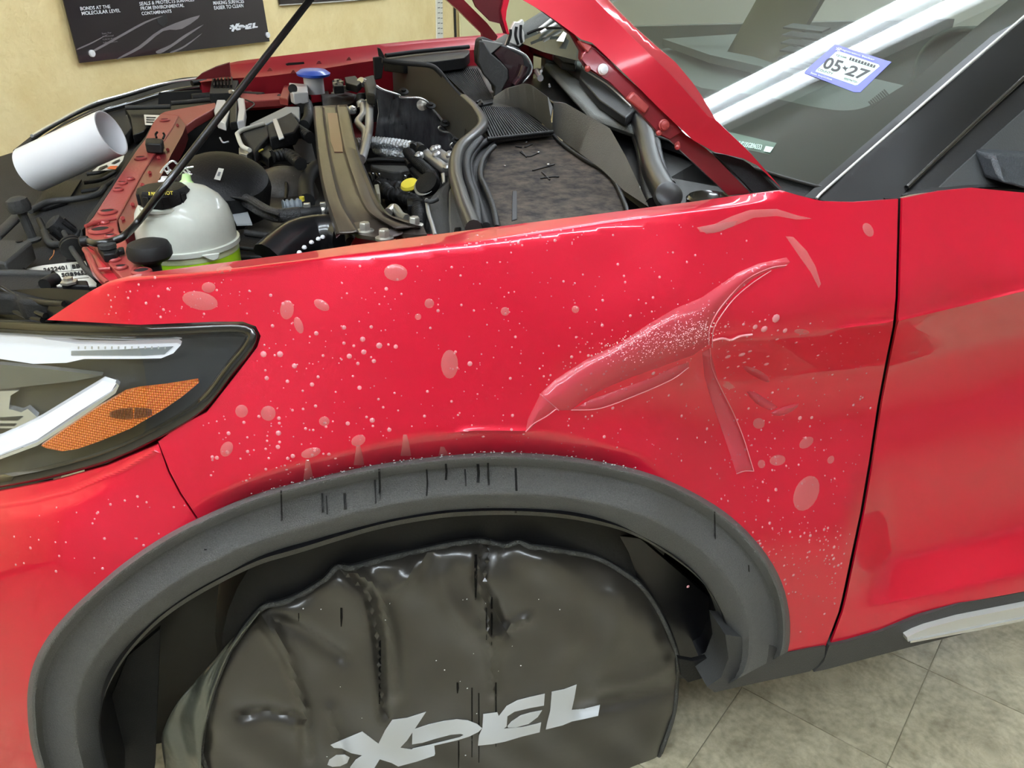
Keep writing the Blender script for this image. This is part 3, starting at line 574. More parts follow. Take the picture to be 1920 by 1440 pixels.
film('lifted_film', q('R', [(410, 838), (500, 790), (640, 740), (780, 690), (880, 640), (940, 622), (940, 645), (860, 700), (760, 745), (650, 790), (540, 828)]), .006, CLR, step=7, wd=8)
film('lifted_film', q('R', [(1000, 580), (1035, 560), (1060, 660), (1080, 740), (1140, 860), (1180, 960), (1215, 1060), (1235, 1115), (1200, 1112), (1155, 1126), (1140, 1080), (1100, 960), (1050, 820), (1010, 690)]), .008, CLR, step=7, wd=7)
film('film_tail', q('R', [(1375, 55), (1410, 58), (1470, 120), (1510, 190), (1535, 270), (1524, 288), (1490, 220), (1440, 150)]), .003, FILM, step=6, wd=5)
film('film_tail', q('R', [(980, 15), (1060, 0), (1160, -15), (1140, 10), (1080, 35), (1020, 45)]), .002, FILM, step=6, wd=5)
film('film_tail', q('E', [(1400, 1280), (1500, 1260), (1600, 1215), (1700, 1180), (1850, 1175), (1960, 1210), (2050, 1230), (1960, 1235), (1850, 1215), (1720, 1225), (1600, 1275), (1500, 1310), (1420, 1305)]), .002, FILM, step=7, wd=5)
for pts in [[(1180, 636), (1220, 645), (1260, 660), (1300, 690), (1300, 712), (1260, 700), (1200, 665)], [(1200, 755), (1240, 758), (1290, 790), (1340, 825), (1300, 836), (1240, 805)], [(1310, 850), (1370, 822), (1435, 808), (1410, 840), (1350, 864)]]: film('film_wrinkle', q('R', pts), .006, CLR, step=6, wd=4, sm=2)
def seam(pts, r=.0008, m=CLR2): tube('film_edge', [P(u, v, y=FY(u, v)-.004) for u, v in pts], r, m, fender, seg=6)
seam(q('R', [(205, 935), (240, 900), (300, 865), (340, 835), (350, 835), (270, 765)])); seam(q('R', [(410, 838), (540, 830), (700, 772), (860, 702), (940, 645)]), .0007)
seam(q('R', [(1030, 545), (1032, 480), (1060, 410), (1120, 330), (1200, 250), (1300, 200), (1380, 185)])); seam(q('R', [(1045, 555), (1050, 480), (1080, 420), (1140, 340), (1220, 270), (1310, 210)]), .0008)
seam(q('R', [(1035, 560), (1045, 650), (1085, 740), (1140, 850), (1185, 960), (1232, 1110)]), .0007); seam(q('R', [(1045, 525), (1090, 515), (1130, 522), (1170, 505), (1225, 498)]), .0016)
seam(q('R', [(1155, 1124), (1190, 1112), (1232, 1112)]), .0008)
for x, y0, y1 in [(577, 862, 905), (672, 835, 872), (760, 815, 855), (830, 838, 856)]: film('film_tail', [(x-4, y0), (x+3, y0), (x+8, (y0+y1)/2), (x+11, y1), (x-9, y1), (x-6, (y0+y1)/2)], .003, FILM, step=5, wd=4)
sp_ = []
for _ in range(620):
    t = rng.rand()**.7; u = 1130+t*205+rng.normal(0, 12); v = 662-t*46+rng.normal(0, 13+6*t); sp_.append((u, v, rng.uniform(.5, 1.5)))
drops('water_and_glint_beads', sp_, lambda u, v: P(u, v, y=FY(u, v)-.0145), mat('glint_bead', (255, 240, 240), .1, 0, 1, .02), fender, 'fine white beads as painted glints on the lifted film')  # white beads stand in for the highlight sparkle on the film
def wetrun(pts, w_, parent, off=.0135):
    l = [(x-w_, y) for x, y in pts]+[(x+w_, y) for x, y in pts[::-1]]; slab('wet_streak', l, lambda u, v: P(u, v, y=-off+.01*0+FY_fl(u, v)), (0, .0006, 0), DRIP, parent, step=None)
def FY_fl(u, v):
    k = int(np.argmin([abs(p[0]-u) for p in O_[20:]]))+20; o_, i_ = O_[k], I_[k]; f = min(1, max(0, (v-o_[1])/(i_[1]-o_[1]+1e-6)))
    return min(FY(*o_), .10)*(1-f)+f*min(FY(*o_), .05)+float(np.interp(f, [p[0] for p in prof], [p[1] for p in prof]))+.0125
for x, y0, y1, w_ in [(527, 920, 1020, 1.6), (604, 925, 985, 2), (612, 930, 990, 1), (646, 925, 980, 2.5), (711, 880, 950, 2), (703, 900, 985, 1.2), (800, 880, 930, 1.5), (836, 870, 900, 2), (896, 870, 905, 2.5), (872, 880, 940, 1.2), (915, 868, 950, 1.6), (967, 878, 962, 2), (1194, 910, 942, 1.6), (1340, 960, 1050, 1), (1404, 1060, 1120, 1), (385, 1030, 1060, 2.5), (398, 1060, 1095, 1.6), (412, 1045, 1062, 1)]:
    wetrun([(x, y0), (x+1.5, (y0+y1)/2), (x, y1)], w_, flare)
# ------------------------------------------------------------------ wheel cover
wc = empty('wheel_cover', (.0, .1, 0), 'wrinkled black vinyl wheel cover with white lettering over the front wheel', 'cover')
cpx = q('T', [(170, 883), (150, 830), (165, 720), (200, 580), (260, 450), (360, 315), (430, 292), (490, 270), (590, 210), (640, 160), (690, 165), (800, 135), (950, 100), (1080, 75), (1160, 68), (1240, 85), (1290, 72), (1340, 90), (1450, 105), (1560, 125), (1650, 170), (1740, 240), (1810, 350), (1860, 480), (1860, 560), (1850, 680), (1820, 780), (1780, 883)])
cfull = cpx+[(1200, 1530), (1130, 1640), (1000, 1740), (820, 1780), (620, 1740), (480, 1640), (400, 1500)]
FD = [([(645, 1072), (690, 1110), (705, 1180), (712, 1260), (720, 1340)], -.007, 9), ([(655, 1070), (715, 1110), (735, 1200), (740, 1300)], .008, 14), ([(905, 1016), (895, 1080), (915, 1160), (925, 1300)], .007, 10), ([(915, 1020), (905, 1090), (935, 1165), (950, 1190)], -.006, 8),
      ([(490, 1148), (540, 1230), (570, 1330), (578, 1420)], .008, 12), ([(487, 1150), (560, 1180), (640, 1230)], -.006, 14), ([(940, 1190), (965, 1170), (990, 1160)], .006, 10), ([(800, 1035), (770, 1080), (740, 1110)], .005, 12), ([(450, 1340), (500, 1330), (560, 1345)], -.006, 12),
      ([(1020, 1060), (1060, 1120), (1070, 1200)], .008, 40), ([(1160, 1120), (1150, 1200), (1120, 1260)], .007, 30), ([(1090, 1330), (1180, 1310), (1255, 1290)], -.006, 14), ([(620, 1330), (640, 1400), (650, 1440)], .006, 12), ([(830, 1080), (850, 1140), (880, 1180), (930, 1210)], .007, 22), ([(1270, 1240), (1200, 1275), (1130, 1290)], .004, 12)]
CE = cfull+[cfull[0]]
def CY(u, v):
    y = .085
    for pl_, a, w_ in FD:
        d = pdist(pl_, u, v)
        if d < w_*4: y -= a*1.9*math.exp(-(d/w_)**2)
    y -= .0050*math.sin(u*.02+1.3*math.sin(v*.013)+v*.006)+.0034*math.sin(u*.041-v*.022+2*math.sin(v*.02))+.0022*math.sin(v*.03+u*.008+1.5*math.sin(u*.012))+.0022*math.sin((u-850)*.033+.8*math.sin(v*.05))
    d = pdist(CE, u, v); y += .022*math.exp(-d/16); return y
CV = lambda off=0: (lambda u, v: P(u, v, y=CY(u, v)-off))
slab('cover_front', cfull, CV(), (0, .0015, 0), FOLD_C, wc, step=9)
hp = [P(u, v, y=CY(u, v)-.001+.003*math.sin(u*.15)) for u, v in res_(cfull, 260)]
tube('hem', hp, .0042, HEM, wc, seg=7, n=2, label='stitched hem')
tube('hem_binding', [P(u, v-2, y=CY(u, v)+.008) for u, v in res_(cpx, 120)], .006, BLKR, wc, seg=6, n=1)
sk_in = res_(q('T', [(360, 318), (260, 452), (200, 582), (165, 722), (148, 830), (150, 1000)]), 40); sk_out = res_(q('T', [(352, 316), (152, 545), (62, 650), (20, 730), (8, 800), (40, 1000)]), 40)
sl = []
for f in np.linspace(0, 1, 14):
    r_ = []
    for k in range(40):
        u = sk_in[k][0]*(1-f)+sk_out[k][0]*f; v = sk_in[k][1]*(1-f)+sk_out[k][1]*f
        r_.append(P(u, v, y=.092+.035*f+.6*(.012*math.sin(k*.9+f*5)*f*(1-f*.5)+.008*math.sin(k*.35+f*9))))
    sl.append(r_)
rows('side_skirt', sl, VNY, wc, .002, label='shiny side gusset')
for lg in LG: slab('white_lettering', q('J', lg), CV(.0016), (0, .0008, 0), LOGO, wc, step=4.5)
cdp = [(rng.uniform(560, 1100), rng.uniform(1100, 1420), rng.uniform(.8, 1.8)) for _ in range(26)]
drops('water_drops', cdp, CV(.0003), bpy.data.materials['clear_bead'], wc, 'tiny water drops')
for x, y0, y1, w_ in [(892, 1040, 1125, 2.5), (912, 1140, 1200, 1.2), (922, 1120, 1210, 1.6), (640, 1140, 1175, 2), (712, 1200, 1320, 2.2), (858, 1280, 1300, 2), (885, 1290, 1420, 1.1), (898, 1300, 1430, 1.1), (930, 1280, 1400, 1.3), (860, 1390, 1440, 1.2), (560, 1150, 1165, 1)]:
    slab('wet_streak', [(x-w_, y0), (x+w_, y0), (x+w_*1.3, (y0+y1)/2), (x+w_*.4, y1), (x-w_*.6, y1), (x-w_, (y0+y1)/2)], CV(.001), (0, .0006, 0), DRIP, wc, step=14)
# ================================================================== CABIN FRONT: glass, pillar, cowl, dash
W0 = P(1535, 365, y=.19); W1 = P(985, 80, y=1.6); W2 = P(1920, 32, y=.36)
WN = np.cross(W1-W0, W2-W0); WN /= np.linalg.norm(WN); WN = WN*np.sign(WN[2])
def GL(off=0.): return lambda u, v: PL(u, v, W0-WN*off, WN)
gl_o = q('W', [(-420, 190), (-300, 240), (-120, 285), (0, 375), (120, 480), (230, 622), (500, 716), (760, 801), (990, 862), (1020, 855), (1920, 78), (2300, -260), (1500, -420), (100, -420)])
glass = slab('windshield', gl_o, GL(), (0, 0, 0), GLASS, car, step=40, label='windshield with reflected ceiling tubes') if False else None
def single(name, poly, fn, m, parent, step=40, **kw):
    o = slab(name, poly, fn, (0, 0, 1e-7), m, parent, step=step, **kw); return o
glass = single('windshield', gl_o, GL(), GLASS, car, 30, label='windshield with the ceiling tubes mirrored in it')
inner = cat(q('W', [(430, 405), (560, 425), (700, 440), (850, 472), (960, 495), (1090, 510), (1200, 490), (1330, 415), (1440, 345), (1560, 240), (1800, 40), (2000, -130), (2200, -330)]), 5)
fr = q('W', [(-420, 190), (-300, 240), (-120, 285), (0, 375), (120, 480), (230, 622), (500, 716), (760, 801), (990, 862), (1020, 855), (1920, 78), (2300, -260), (2200, -330)])+[tuple(p) for p in inner[::-1]]+q('W', [(300, 350), (100, 210), (-200, 70), (-380, 120)])
slab('glass_frit', fr, GL(.0015), -WN*.001, FRIT, glass, step=26, label='dark ceramic border')
for k in range(9):
    t = k/8.; a = q('W', [(1180+70*t+40, 495-55*t), (1180+70*t+48, 491-55*t), (1180+70*t+26, 466-55*t), (1180+70*t+20, 470-55*t)]); slab('frit_dot_band', a, GL(.001), -WN*.0003, FRIT, glass)
# inspection sticker
st = slab('inspection_sticker', q('W', [(1048, 205), (1308, 287), (1165, 425), (1135, 425), (905, 337), (912, 325)]), GL(-.0006), WN*.0003, STK, glass, label='blue bordered sticker reading 05 27')
slab('sticker_panel', q('W', [(1066, 237), (1248, 298), (1254, 306), (1152, 392), (1140, 394), (958, 331), (960, 324), (1052, 240)]), GL(-.001), WN*.0002, MINT, st)
G2 = GL(-.0013)
dtext('sticker_number', '05', G2, *q('W', [(984, 313), (1062, 336), (1014, 262)]), INK, st, bold=.02)
dtext('sticker_number', '27', G2, *q('W', [(1090, 344), (1180, 372), (1124, 300)]), INK, st, bold=.02)
slab('sticker_star', q('W', [(1092, 300), (1098, 312), (1112, 312), (1100, 320), (1098, 332), (1090, 320), (1080, 312), (1090, 310)]), G2, WN*.0002, INK, st)
dtext('sticker_print', 'KZ1K44R', G2, *q('W', [(1052, 258), (1100, 272), (1056, 250)]), INK, st)
slab('sticker_barcode', q('W', [(1118, 264), (1236, 302), (1230, 314), (1112, 277)]), G2, WN*.0002, INK, st)
for k in range(8): slab('barcode_gap', q('W', [(1126+14*k, 267+4.5*k), (1129+14*k, 268+4.5*k), (1124+14*k, 279+4.3*k), (1121+14*k, 278+4.3*k)]), GL(-.0016), WN*.0001, MINT, st)
dtext('sticker_print', 'COUNTY', G2, *q('W', [(966, 324), (1034, 346), (972, 315)]), INK, st)
dtext('sticker_print', 'REGISTRATION', G2, *q('W', [(1088, 366), (1148, 384), (1092, 358)]), INK, st)
dtext('sticker_print', 'Registration Sticker', G2, *q('W', [(1068, 232), (1228, 284), (1072, 222)]), LOGO, st)
dtext('sticker_print', 'State Inspection', G2, *q('W', [(932, 342), (1030, 374), (938, 332)]), LOGO, st)
dtext('sticker_print', '*', G2, *q('W', [(1050, 234), (1070, 240), (1056, 216)]), LOGO, st)
vp = slab('vin_window', q('W', [(520, 600), (600, 618), (778, 660), (745, 712), (640, 690)]), GL(.0005), -WN*.0003, mat('vin_plate', (112, 128, 120), .3), glass)
dtext('vin_print', 'K7HHD3SGB96553', G2, *q('W', [(572, 668), (706, 692), (580, 646)]), MINT, vp, bold=.01)
slab('vin_code', q('W', [(728, 674), (764, 680), (748, 704), (718, 698)]), G2, WN*.0001, MINT, vp)
# dash and cabin seen through the glass
dn = np.array([-.02, -.03, 1.]); dash_p = W0+np.array([.05, 0, -.03])
DL = lambda h: (lambda u, v: PL(u, v, dash_p+np.array([0, 0, h]), dn))
dd = .0
def quad3(name, pts, m, parent, th=(0, 0, -.02), **kw):
    A = [np.array(p, float) for p in pts]; n = len(A); B = [p+np.array(th, float) for p in A]
    return link(name, A+B, [list(range(n)), list(range(n, 2*n))[::-1]]+[[i, (i+1) % n, n+(i+1) % n, n+i] for i in range(n)], m, parent, **kw)
dash = quad3('dashboard', [(.68, .24, 1.08), (.47, .9, 1.12), (.60, 1.72, 1.14), (1.2, 1.72, 1.19), (1.22, .26, 1.16)], DASH, car)
bev(dash, .01)
quad3('dash_pad', [(1.0, .95, 1.185), (.93, 1.25, 1.20), (.98, 1.68, 1.205), (1.25, 1.68, 1.215), (1.27, .95, 1.205)], DASH, dash)
cp = [P(1735, 190, y=.62), P(1728, 120, y=.62), P(1760, 70, y=.62), (P(1800, 62, y=.62)), P(1860, 90, y=.60), P(1900, 150, y=.58)]
ic = [P(u, v, x=1.10) for u, v in cat([(1716, 200), (1712, 150), (1726, 100), (1762, 66), (1810, 54), (1860, 72), (1905, 120), (1920, 170)], 4)]
rows('instrument_hood', [[p+np.array([.0+.16*t, 0, .0]) for p in ic] for t in (0, .25, .6, 1)], DASH, dash, .01, label='rounded instrument hood')
scr = quad3('display_screen', [(1.02, 1.04, 1.19), (1.0, 1.30, 1.19), (1.08, 1.29, 1.35), (1.10, 1.03, 1.35)], BLKG, dash, (.012, 0, .0))
for k in range(6):
    quad3('vent_louvre', [(1.0, .86+.0, 1.20+.017*k), (.985, 1.0, 1.20+.017*k), (1.01, 1.0, 1.208+.017*k), (1.02, .86, 1.208+.017*k)], BLK, dash, (0, 0, -.004))
quad3('far_door_trim', [(.62, 1.78, 1.0), (2.2, 1.84, 1.0), (2.2, 1.84, 1.235), (.62, 1.76, 1.235)], DASH, car, (0, .05, 0))
tube('far_pillar', [(.45, 1.72, 1.18), (.85, 1.68, 1.40), (1.3, 1.6, 1.62)], .04, DASH, car, flat=.7, label='far windshield pillar')
quad3('cabin_floor', [(.7, .2, .5), (.7, 1.8, .5), (1.5, 1.8, .5), (1.5, .2, .5)], BLK, car)
quad3('bulkhead', [(.69, .2, .5), (.69, 1.75, .5), (.69, 1.75, 1.07), (.69, .24, 1.07)], BLK, car, (-.01, 0, 0))
# near pillar and door upper
TP = tps([(1530, 372, .175), (1600, 377, .14), (1688, 370, .112), (1554, 349, .19), (1761, 294, .165), (1700, 250, .2), (1920, 150, .25), (1920, 32, .355), (1800, 140, .27), (2000, 90, .30), (2000, -30, .42), (1620, 300, .19), (1697, 362, .112), (1920, 211, .235), (1762, 347, .125), (1920, 355, .12), (1860, 300, .16)], .08)
TY = lambda off=0: (lambda u, v: P(u, v, y=TP(u, v)-off))
pil = slab('windshield_pillar', [(1530, 373), (1556, 350), (1700, 225), (1920, 36), (2020, -50), (2040, 50), (1920, 148), (1840, 222), (1761, 292), (1720, 335), (1689, 368), (1684, 375), (1600, 378), (1550, 377)], TY(), (.0, .03, -.004), mat('pillar_black', (20, 20, 19), .5, 0, 0, .08, spec=.22), car, step=16, label='gloss black windshield pillar')
tube('pillar_trim', [P(u, v, y=TP(u, v)-.002) for u, v in [(1531, 372), (1556, 348), (1700, 222), (1810, 126), (1920, 31), (2000, -40)]], .0022, SATN, pil, seg=8, label='thin bright trim line')
tube('drip_rail', [P(u, v, y=TP(u, v)-.001) for u, v in [(1700, 352), (1765, 290), (1840, 219), (1920, 146), (2010, 66)]], .004, BLKG, car, seg=8)
slab('door_frame', [(1697, 364), (1712, 340), (1765, 296), (1840, 227), (1920, 156), (2030, 60), (2040, 110), (1920, 205), (1840, 276), (1775, 335), (1758, 356), (1730, 360)], TY(-.006), (0, .03, 0), BLKR, car, step=16, label='matte black door frame seal')
slab('mirror_sail', [(1758, 355), (1778, 336), (1840, 279), (1920, 208), (2040, 108), (2040, 370), (1900, 355), (1822, 352), (1790, 352)], TY(-.004), (0, .02, 0), mat('sail_plastic', (56, 58, 58), .5, bump=.2, bscale=300), car, step=16, label='grey mirror sail panel')
slab('mirror_stalk', q('X', [(1140, 200), (1170, 185), (1240, 182), (1500, 200), (1700, 230), (1700, 460), (1364, 430), (1280, 405), (1215, 392)]), TY(.03), (0, .04, 0), mat('stalk_plastic', (48, 52, 56), .38, bump=.4, bscale=500), car, step=12, bv=.006, label='dark textured mirror stalk')
slab('belt_seal', q('X', [(500, 470), (560, 460), (640, 445), (740, 430), (830, 428), (980, 412), (1200, 405), (1600, 430), (1600, 445), (1200, 418), (980, 425), (830, 442), (640, 462), (500, 482)]), TY(.001), (0, .02, 0), BLKR, car, step=14)
slab('cabin_side_glass_backing', [(1800, 330), (2050, 90), (2300, 330), (2300, 420), (1800, 380)], Yp(.3), (0, .01, 0), BLK, car, step=60)
slab('wiper_cowl', q('W', [(180, 600), (230, 628), (500, 713), (760, 798), (985, 858), (1020, 858), (962, 918), (930, 915), (860, 900), (795, 880), (700, 790), (560, 700), (400, 650)]), lambda u, v: PL(u, v, W0-WN*.004+np.array([0, 0, -.004]), WN*.6+np.array([0, 0, .4])), (0, 0, -.02), GRYD, car, step=16, label='textured grey wiper cowl end')
tube('glass_edge_seal', [GL(-.002)(u, v) for u, v in q('W', [(190, 615), (230, 632), (500, 717), (760, 803), (985, 865), (1018, 856)])], .0028, BLKR, car, seg=8)
# ================================================================== HOOD
NY = tps([(977, 0, .21), (1100, 80, .185), (1300, 260, .165), (1465, 355, .15), (1116, 0, .20), (1256, 138, .17), (1340, 220, .16), (1156, 16, .22), (700, -260, .30), (840, -260, .30), (1230, 86, .17)], .1)
HYS = lambda off=0: (lambda u, v: P(u, v, y=NY(u, v)-off))
hood = slab('hood_side', [(660, -330), (900, -60), (980, 0), (1018, 22), (1048, 43), (1090, 74), (1110, 80), (1173, 140), (1240, 207), (1300, 263), (1340, 285), (1393, 297), (1420, 310), (1467, 355), (1407, 287), (1340, 223), (1329, 219), (1256, 138), (1186, 70), (1116, 0), (1020, -100), (820, -330)], HYS(), (.004, .012, .0), HRED, car, step=12, label='red side edge of the raised hood')
slab('hood_outer_skin', [(820, -330), (1020, -100), (1116, 0), (1186, 70), (1256, 138), (1329, 219), (1341, 223), (1316, 180), (1298, 154), (1267, 117), (1230, 86), (1190, 50), (1156, 16), (1142, 0), (1060, -90), (880, -330)], lambda u, v: P(u, v, y=NY(u, v)+.002+.0009*sp(min(60, .62*u-.78*v-697), 8)), (.004, .012, 0), mat('outer_red_sheen', (190, 60, 70), .15, .3, 1, .02), hood, step=9, label='glossy outer skin edge')  # pinkish reflection of the skin set into its base red
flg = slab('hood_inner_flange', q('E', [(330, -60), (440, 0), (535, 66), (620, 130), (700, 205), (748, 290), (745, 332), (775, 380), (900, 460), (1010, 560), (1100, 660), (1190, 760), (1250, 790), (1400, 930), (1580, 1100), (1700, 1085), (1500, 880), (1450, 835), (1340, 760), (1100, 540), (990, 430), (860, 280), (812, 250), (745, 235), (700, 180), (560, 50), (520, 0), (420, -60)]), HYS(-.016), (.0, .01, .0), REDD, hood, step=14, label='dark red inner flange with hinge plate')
slab('hinge_plate', q('E', [(760, 300), (800, 262), (830, 275), (1000, 430), (1240, 640), (1320, 740), (1250, 785), (1190, 755), (1100, 655), (1010, 560), (900, 455), (790, 380), (752, 335)]), HYS(-.008), (0, .006, 0), mat('hinge_red', (122, 22, 34), .4, .3, .4, .1), hood, step=14, bv=.001)
slab('hinge_block', q('E', [(1045, 515), (1140, 600), (1110, 645), (1010, 560)]), HYS(.0), (0, .02, 0), REDM, hood, bv=.003)
for c, m_, r in (((870, 390), WHT, .0055), ((1212, 703), REDM, .006)):
    p = HYS(-.007)(*q('E', [c])[0]); lathe('hinge_bolt', [(r*1.3, 0), (r*1.3, .002), (r, .003), (r, .006), (r*.6, .007)], p, (0, -1, 0.1), m_, hood, 18)
for c in ((787, 382), (1185, 742), (1290, 822)): lathe('flange_stud', [(.004, -.01), (.004, .004), (.002, .006)], HYS(-.012)(*q('E', [c])[0]), (-.4, -1, -.3), REDM, hood, 12)
slab('flange_step', q('E', [(742, 228), (800, 250), (815, 262), (790, 300), (745, 245)]), HYS(-.004), (0, .02, 0), REDM, hood, bv=.002)
slab('hood_seal_strip', q('E', [(1500, 862), (1560, 870), (1660, 900), (1700, 925), (1840, 1060), (1720, 1085), (1640, 1000)]), HYS(-.02), (0, .01, 0), GRYD, hood, step=20)
# hood plate above the frame, joining both horns
A0, B0, A1, B1 = P(977, -20, y=.21), P(838, -20, y=1.62), P(640, -330, y=.33)+np.array([-.25, .02, .12]), np.array([-.62, 1.5, 1.80])
HN = 9; hv = []
for i in range(HN):
    t = i/(HN-1.); r_ = []
    for j in range(13):
        s = j/12.; base = A0*(1-s)+B0*s; tip = np.array([-.60, A1[1]*(1-s)+B1[1]*s, 1.86]); arch = np.array([-.05, 0, .03])*math.sin(math.pi*s)**.6*(1-t)
        r_.append(base*(1-t)+tip*t+arch+np.array([0, 0, .035])*math.sin(math.pi*s)*t+np.array([0, 0, .02]))
    hv.append(r_)
rows('hood_panel', hv, RED, hood, .025, label='raised hood panel')
hv2 = [[p+np.array([.01, 0, -.03]) for p in r[1:-1]] for r in hv[1:-1]]; rows('hood_insulation', hv2, BLKR, hood, .01)
FH = lambda off=0: Yp(1.62+off)
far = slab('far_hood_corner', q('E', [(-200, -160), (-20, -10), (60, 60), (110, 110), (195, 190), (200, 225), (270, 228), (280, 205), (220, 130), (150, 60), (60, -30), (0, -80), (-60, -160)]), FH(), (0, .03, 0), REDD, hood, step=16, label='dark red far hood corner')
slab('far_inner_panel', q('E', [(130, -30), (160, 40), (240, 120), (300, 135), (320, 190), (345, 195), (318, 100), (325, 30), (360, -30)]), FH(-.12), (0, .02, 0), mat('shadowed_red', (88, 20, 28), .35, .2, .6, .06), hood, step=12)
slab('far_flange', q('E', [(318, -20), (345, 0), (330, 60), (325, 110), (345, 190), (332, 192), (308, 110), (300, 60)]), FH(-.14), (0, .01, 0), RED, hood, step=12)
# hood hinge on the far side (pale metal)
hg = slab('far_hinge', q('E', [(358, 150), (375, 122), (400, 125), (420, 108), (432, 130), (418, 160), (428, 180), (432, 235), (400, 262), (372, 250), (345, 240), (330, 262), (325, 255), (345, 200)]), Yp(1.5), (0, .02, 0), SATN, car, bv=.002, label='pale metal far hood hinge')
for pts in ([(352, 165), (350, 200), (330, 258)], [(385, 150), (380, 200), (395, 250)], [(410, 140), (408, 200), (415, 240)]): tube('hinge_rib', [Yp(1.497)(u, v) for u, v in q('E', pts)], .004, BLK, hg)
tube('far_wiper', [GL(-.012)(u, v) for u, v in q('E', [(440, 140), (540, 66), (640, -10)])], .004, BLK, car)
for pts in ([(500, 175), (590, 105)], [(520, 185), (618, 128)]): tube('wiper_link', [GL(-.012)(u, v) for u, v in q('E', pts)], .005, SATN, car)
tube('wiper_bead', [GL(-.015)(u, v) for u, v in q('E', [(445, 190), (500, 168), (560, 158), (640, 156)])], .004, BLK, car)
slab('far_cowl_edge', q('E', [(440, 222), (500, 230), (560, 262), (600, 296), (585, 300), (530, 275), (450, 250)]), L(1.13), (0, 0, -.02), REDD, car, step=12)
slab('foil_tag', q('E', [(610, 232), (650, 178), (668, 190), (650, 236)]), GL(-.01), WN*.001, LBL, glass)
# ================================================================== ENGINE BAY
UP = np.array([0, 0, 1.]); DN = lambda t: (0, 0, -t)
def S_(name, k, pts, h, th, m, parent=None, bv=.002, sm=0, **kw): return slab(name, q(k, pts) if k else pts, L(h), DN(th), m, parent or car, bv=bv, sm=sm, **kw)
def T_(name, k, pts, h, r, m, parent=None, **kw): # pipe along px points at level(s) h
    hh = h if isinstance(h, (list, tuple)) else [h]*len(pts); return tube(name, [L(a)(*p) for p, a in zip(q(k, pts) if k else pts, hh)], r, m, parent or car, **kw)
quad3('engine_bay_tub', [(-.60, .26, .84), (.66, .24, .84), (.66, 1.74, .88), (-.66, 1.74, .88)], mat('bay_dark', (12, 12, 13), .7), car)
quad3('far_inner_wall', [(-.62, 1.72, .8), (.6, 1.72, .8), (.6, 1.74, 1.12), (-.55, 1.72, 1.09)], bpy.data.materials['bay_dark'], car, (0, .01, 0))
fcx = [(-.60, .24), (-.72, .40), (-.82, .65), (-.86, .95), (-.82, 1.25), (-.74, 1.55), (-.64, 1.72)]
rows('front_fascia', [[np.array([x, y, z]) for x, y in cat(fcx, 5)] for z in (.28, .45, .62)], RED, car, .01)
rows('front_grille', [[np.array([x+dx, y, z]) for x, y in cat(fcx, 5)] for z, dx in ((.62, .0), (.8, .02), (.95, .05))], BLK, car, .01)
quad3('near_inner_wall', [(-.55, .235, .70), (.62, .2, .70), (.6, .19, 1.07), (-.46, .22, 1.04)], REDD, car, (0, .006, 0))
# far fender: top strip, ledge and inner wall
ffT = [(370, 149), (392, 136), (430, 118), (500, 108), (600, 96), (700, 84), (800, 74), (900, 66), (1000, 56)]
ffB = [(372, 152), (400, 146), (432, 133), (500, 133), (600, 121), (700, 108), (800, 94), (900, 84), (1000, 74)]
ffI = [(376, 154), (410, 150), (450, 146), (500, 143), (590, 131), (700, 114), (800, 104), (900, 92), (1000, 82)]
R0 = [P(u, v, y=1.84-.00012*abs(u-1000)*.6) for u, v in res_(ffT, 40)]; R1 = [P(u, v, y=1.80-.00012*abs(u-1000)*.6) for u, v in res_(ffB, 40)]; R2 = [P(u, v, y=1.74-.00012*abs(u-1000)*.6) for u, v in res_(ffI, 40)]
Rm = [(a+b)/2+np.array([0, .004, .004]) for a, b in zip(R0, R1)]
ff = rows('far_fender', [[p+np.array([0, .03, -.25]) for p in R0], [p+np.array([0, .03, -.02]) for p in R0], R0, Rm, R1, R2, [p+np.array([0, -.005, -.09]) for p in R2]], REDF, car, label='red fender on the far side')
slab('fender_slot', q('C', [(600, 205), (620, 198), (720, 192), (722, 206), (610, 216)]), Yp(1.72), (0, .003, 0), HOLE, ff)
for c in ((500, 240), (815, 195), (1008, 172), (650, 255)):
    x, y = c; slab('fender_tab', q('C', [(x-18, y+12), (x-4, y-10), (x+6, y-10), (x+18, y+10)]), Yp(1.705), (0, .006, 0), REDM, ff)
slab('far_fender_tip', q('C', [(20, 305), (60, 270), (150, 228), (240, 200), (250, 290), (200, 290), (130, 300)]), Yp(1.66), (0, .03, -.0), REDD, ff, step=10)
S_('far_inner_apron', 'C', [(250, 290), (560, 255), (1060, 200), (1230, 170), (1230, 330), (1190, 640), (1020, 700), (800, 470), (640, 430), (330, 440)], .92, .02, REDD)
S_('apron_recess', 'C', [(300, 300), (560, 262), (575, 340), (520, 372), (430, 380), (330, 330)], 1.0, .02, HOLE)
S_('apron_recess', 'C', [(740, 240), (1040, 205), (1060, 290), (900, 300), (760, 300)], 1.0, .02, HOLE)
S_('apron_bracket', 'C', [(575, 260), (705, 250), (720, 320), (640, 330), (615, 430), (560, 420), (590, 340)], 1.04, .02, REDM, bv=.003)
S_('apron_flange', 'C', [(250, 300), (290, 295), (340, 350), (420, 400), (560, 390), (620, 430), (330, 445), (280, 380)], 1.03, .02, REDM, bv=.003)
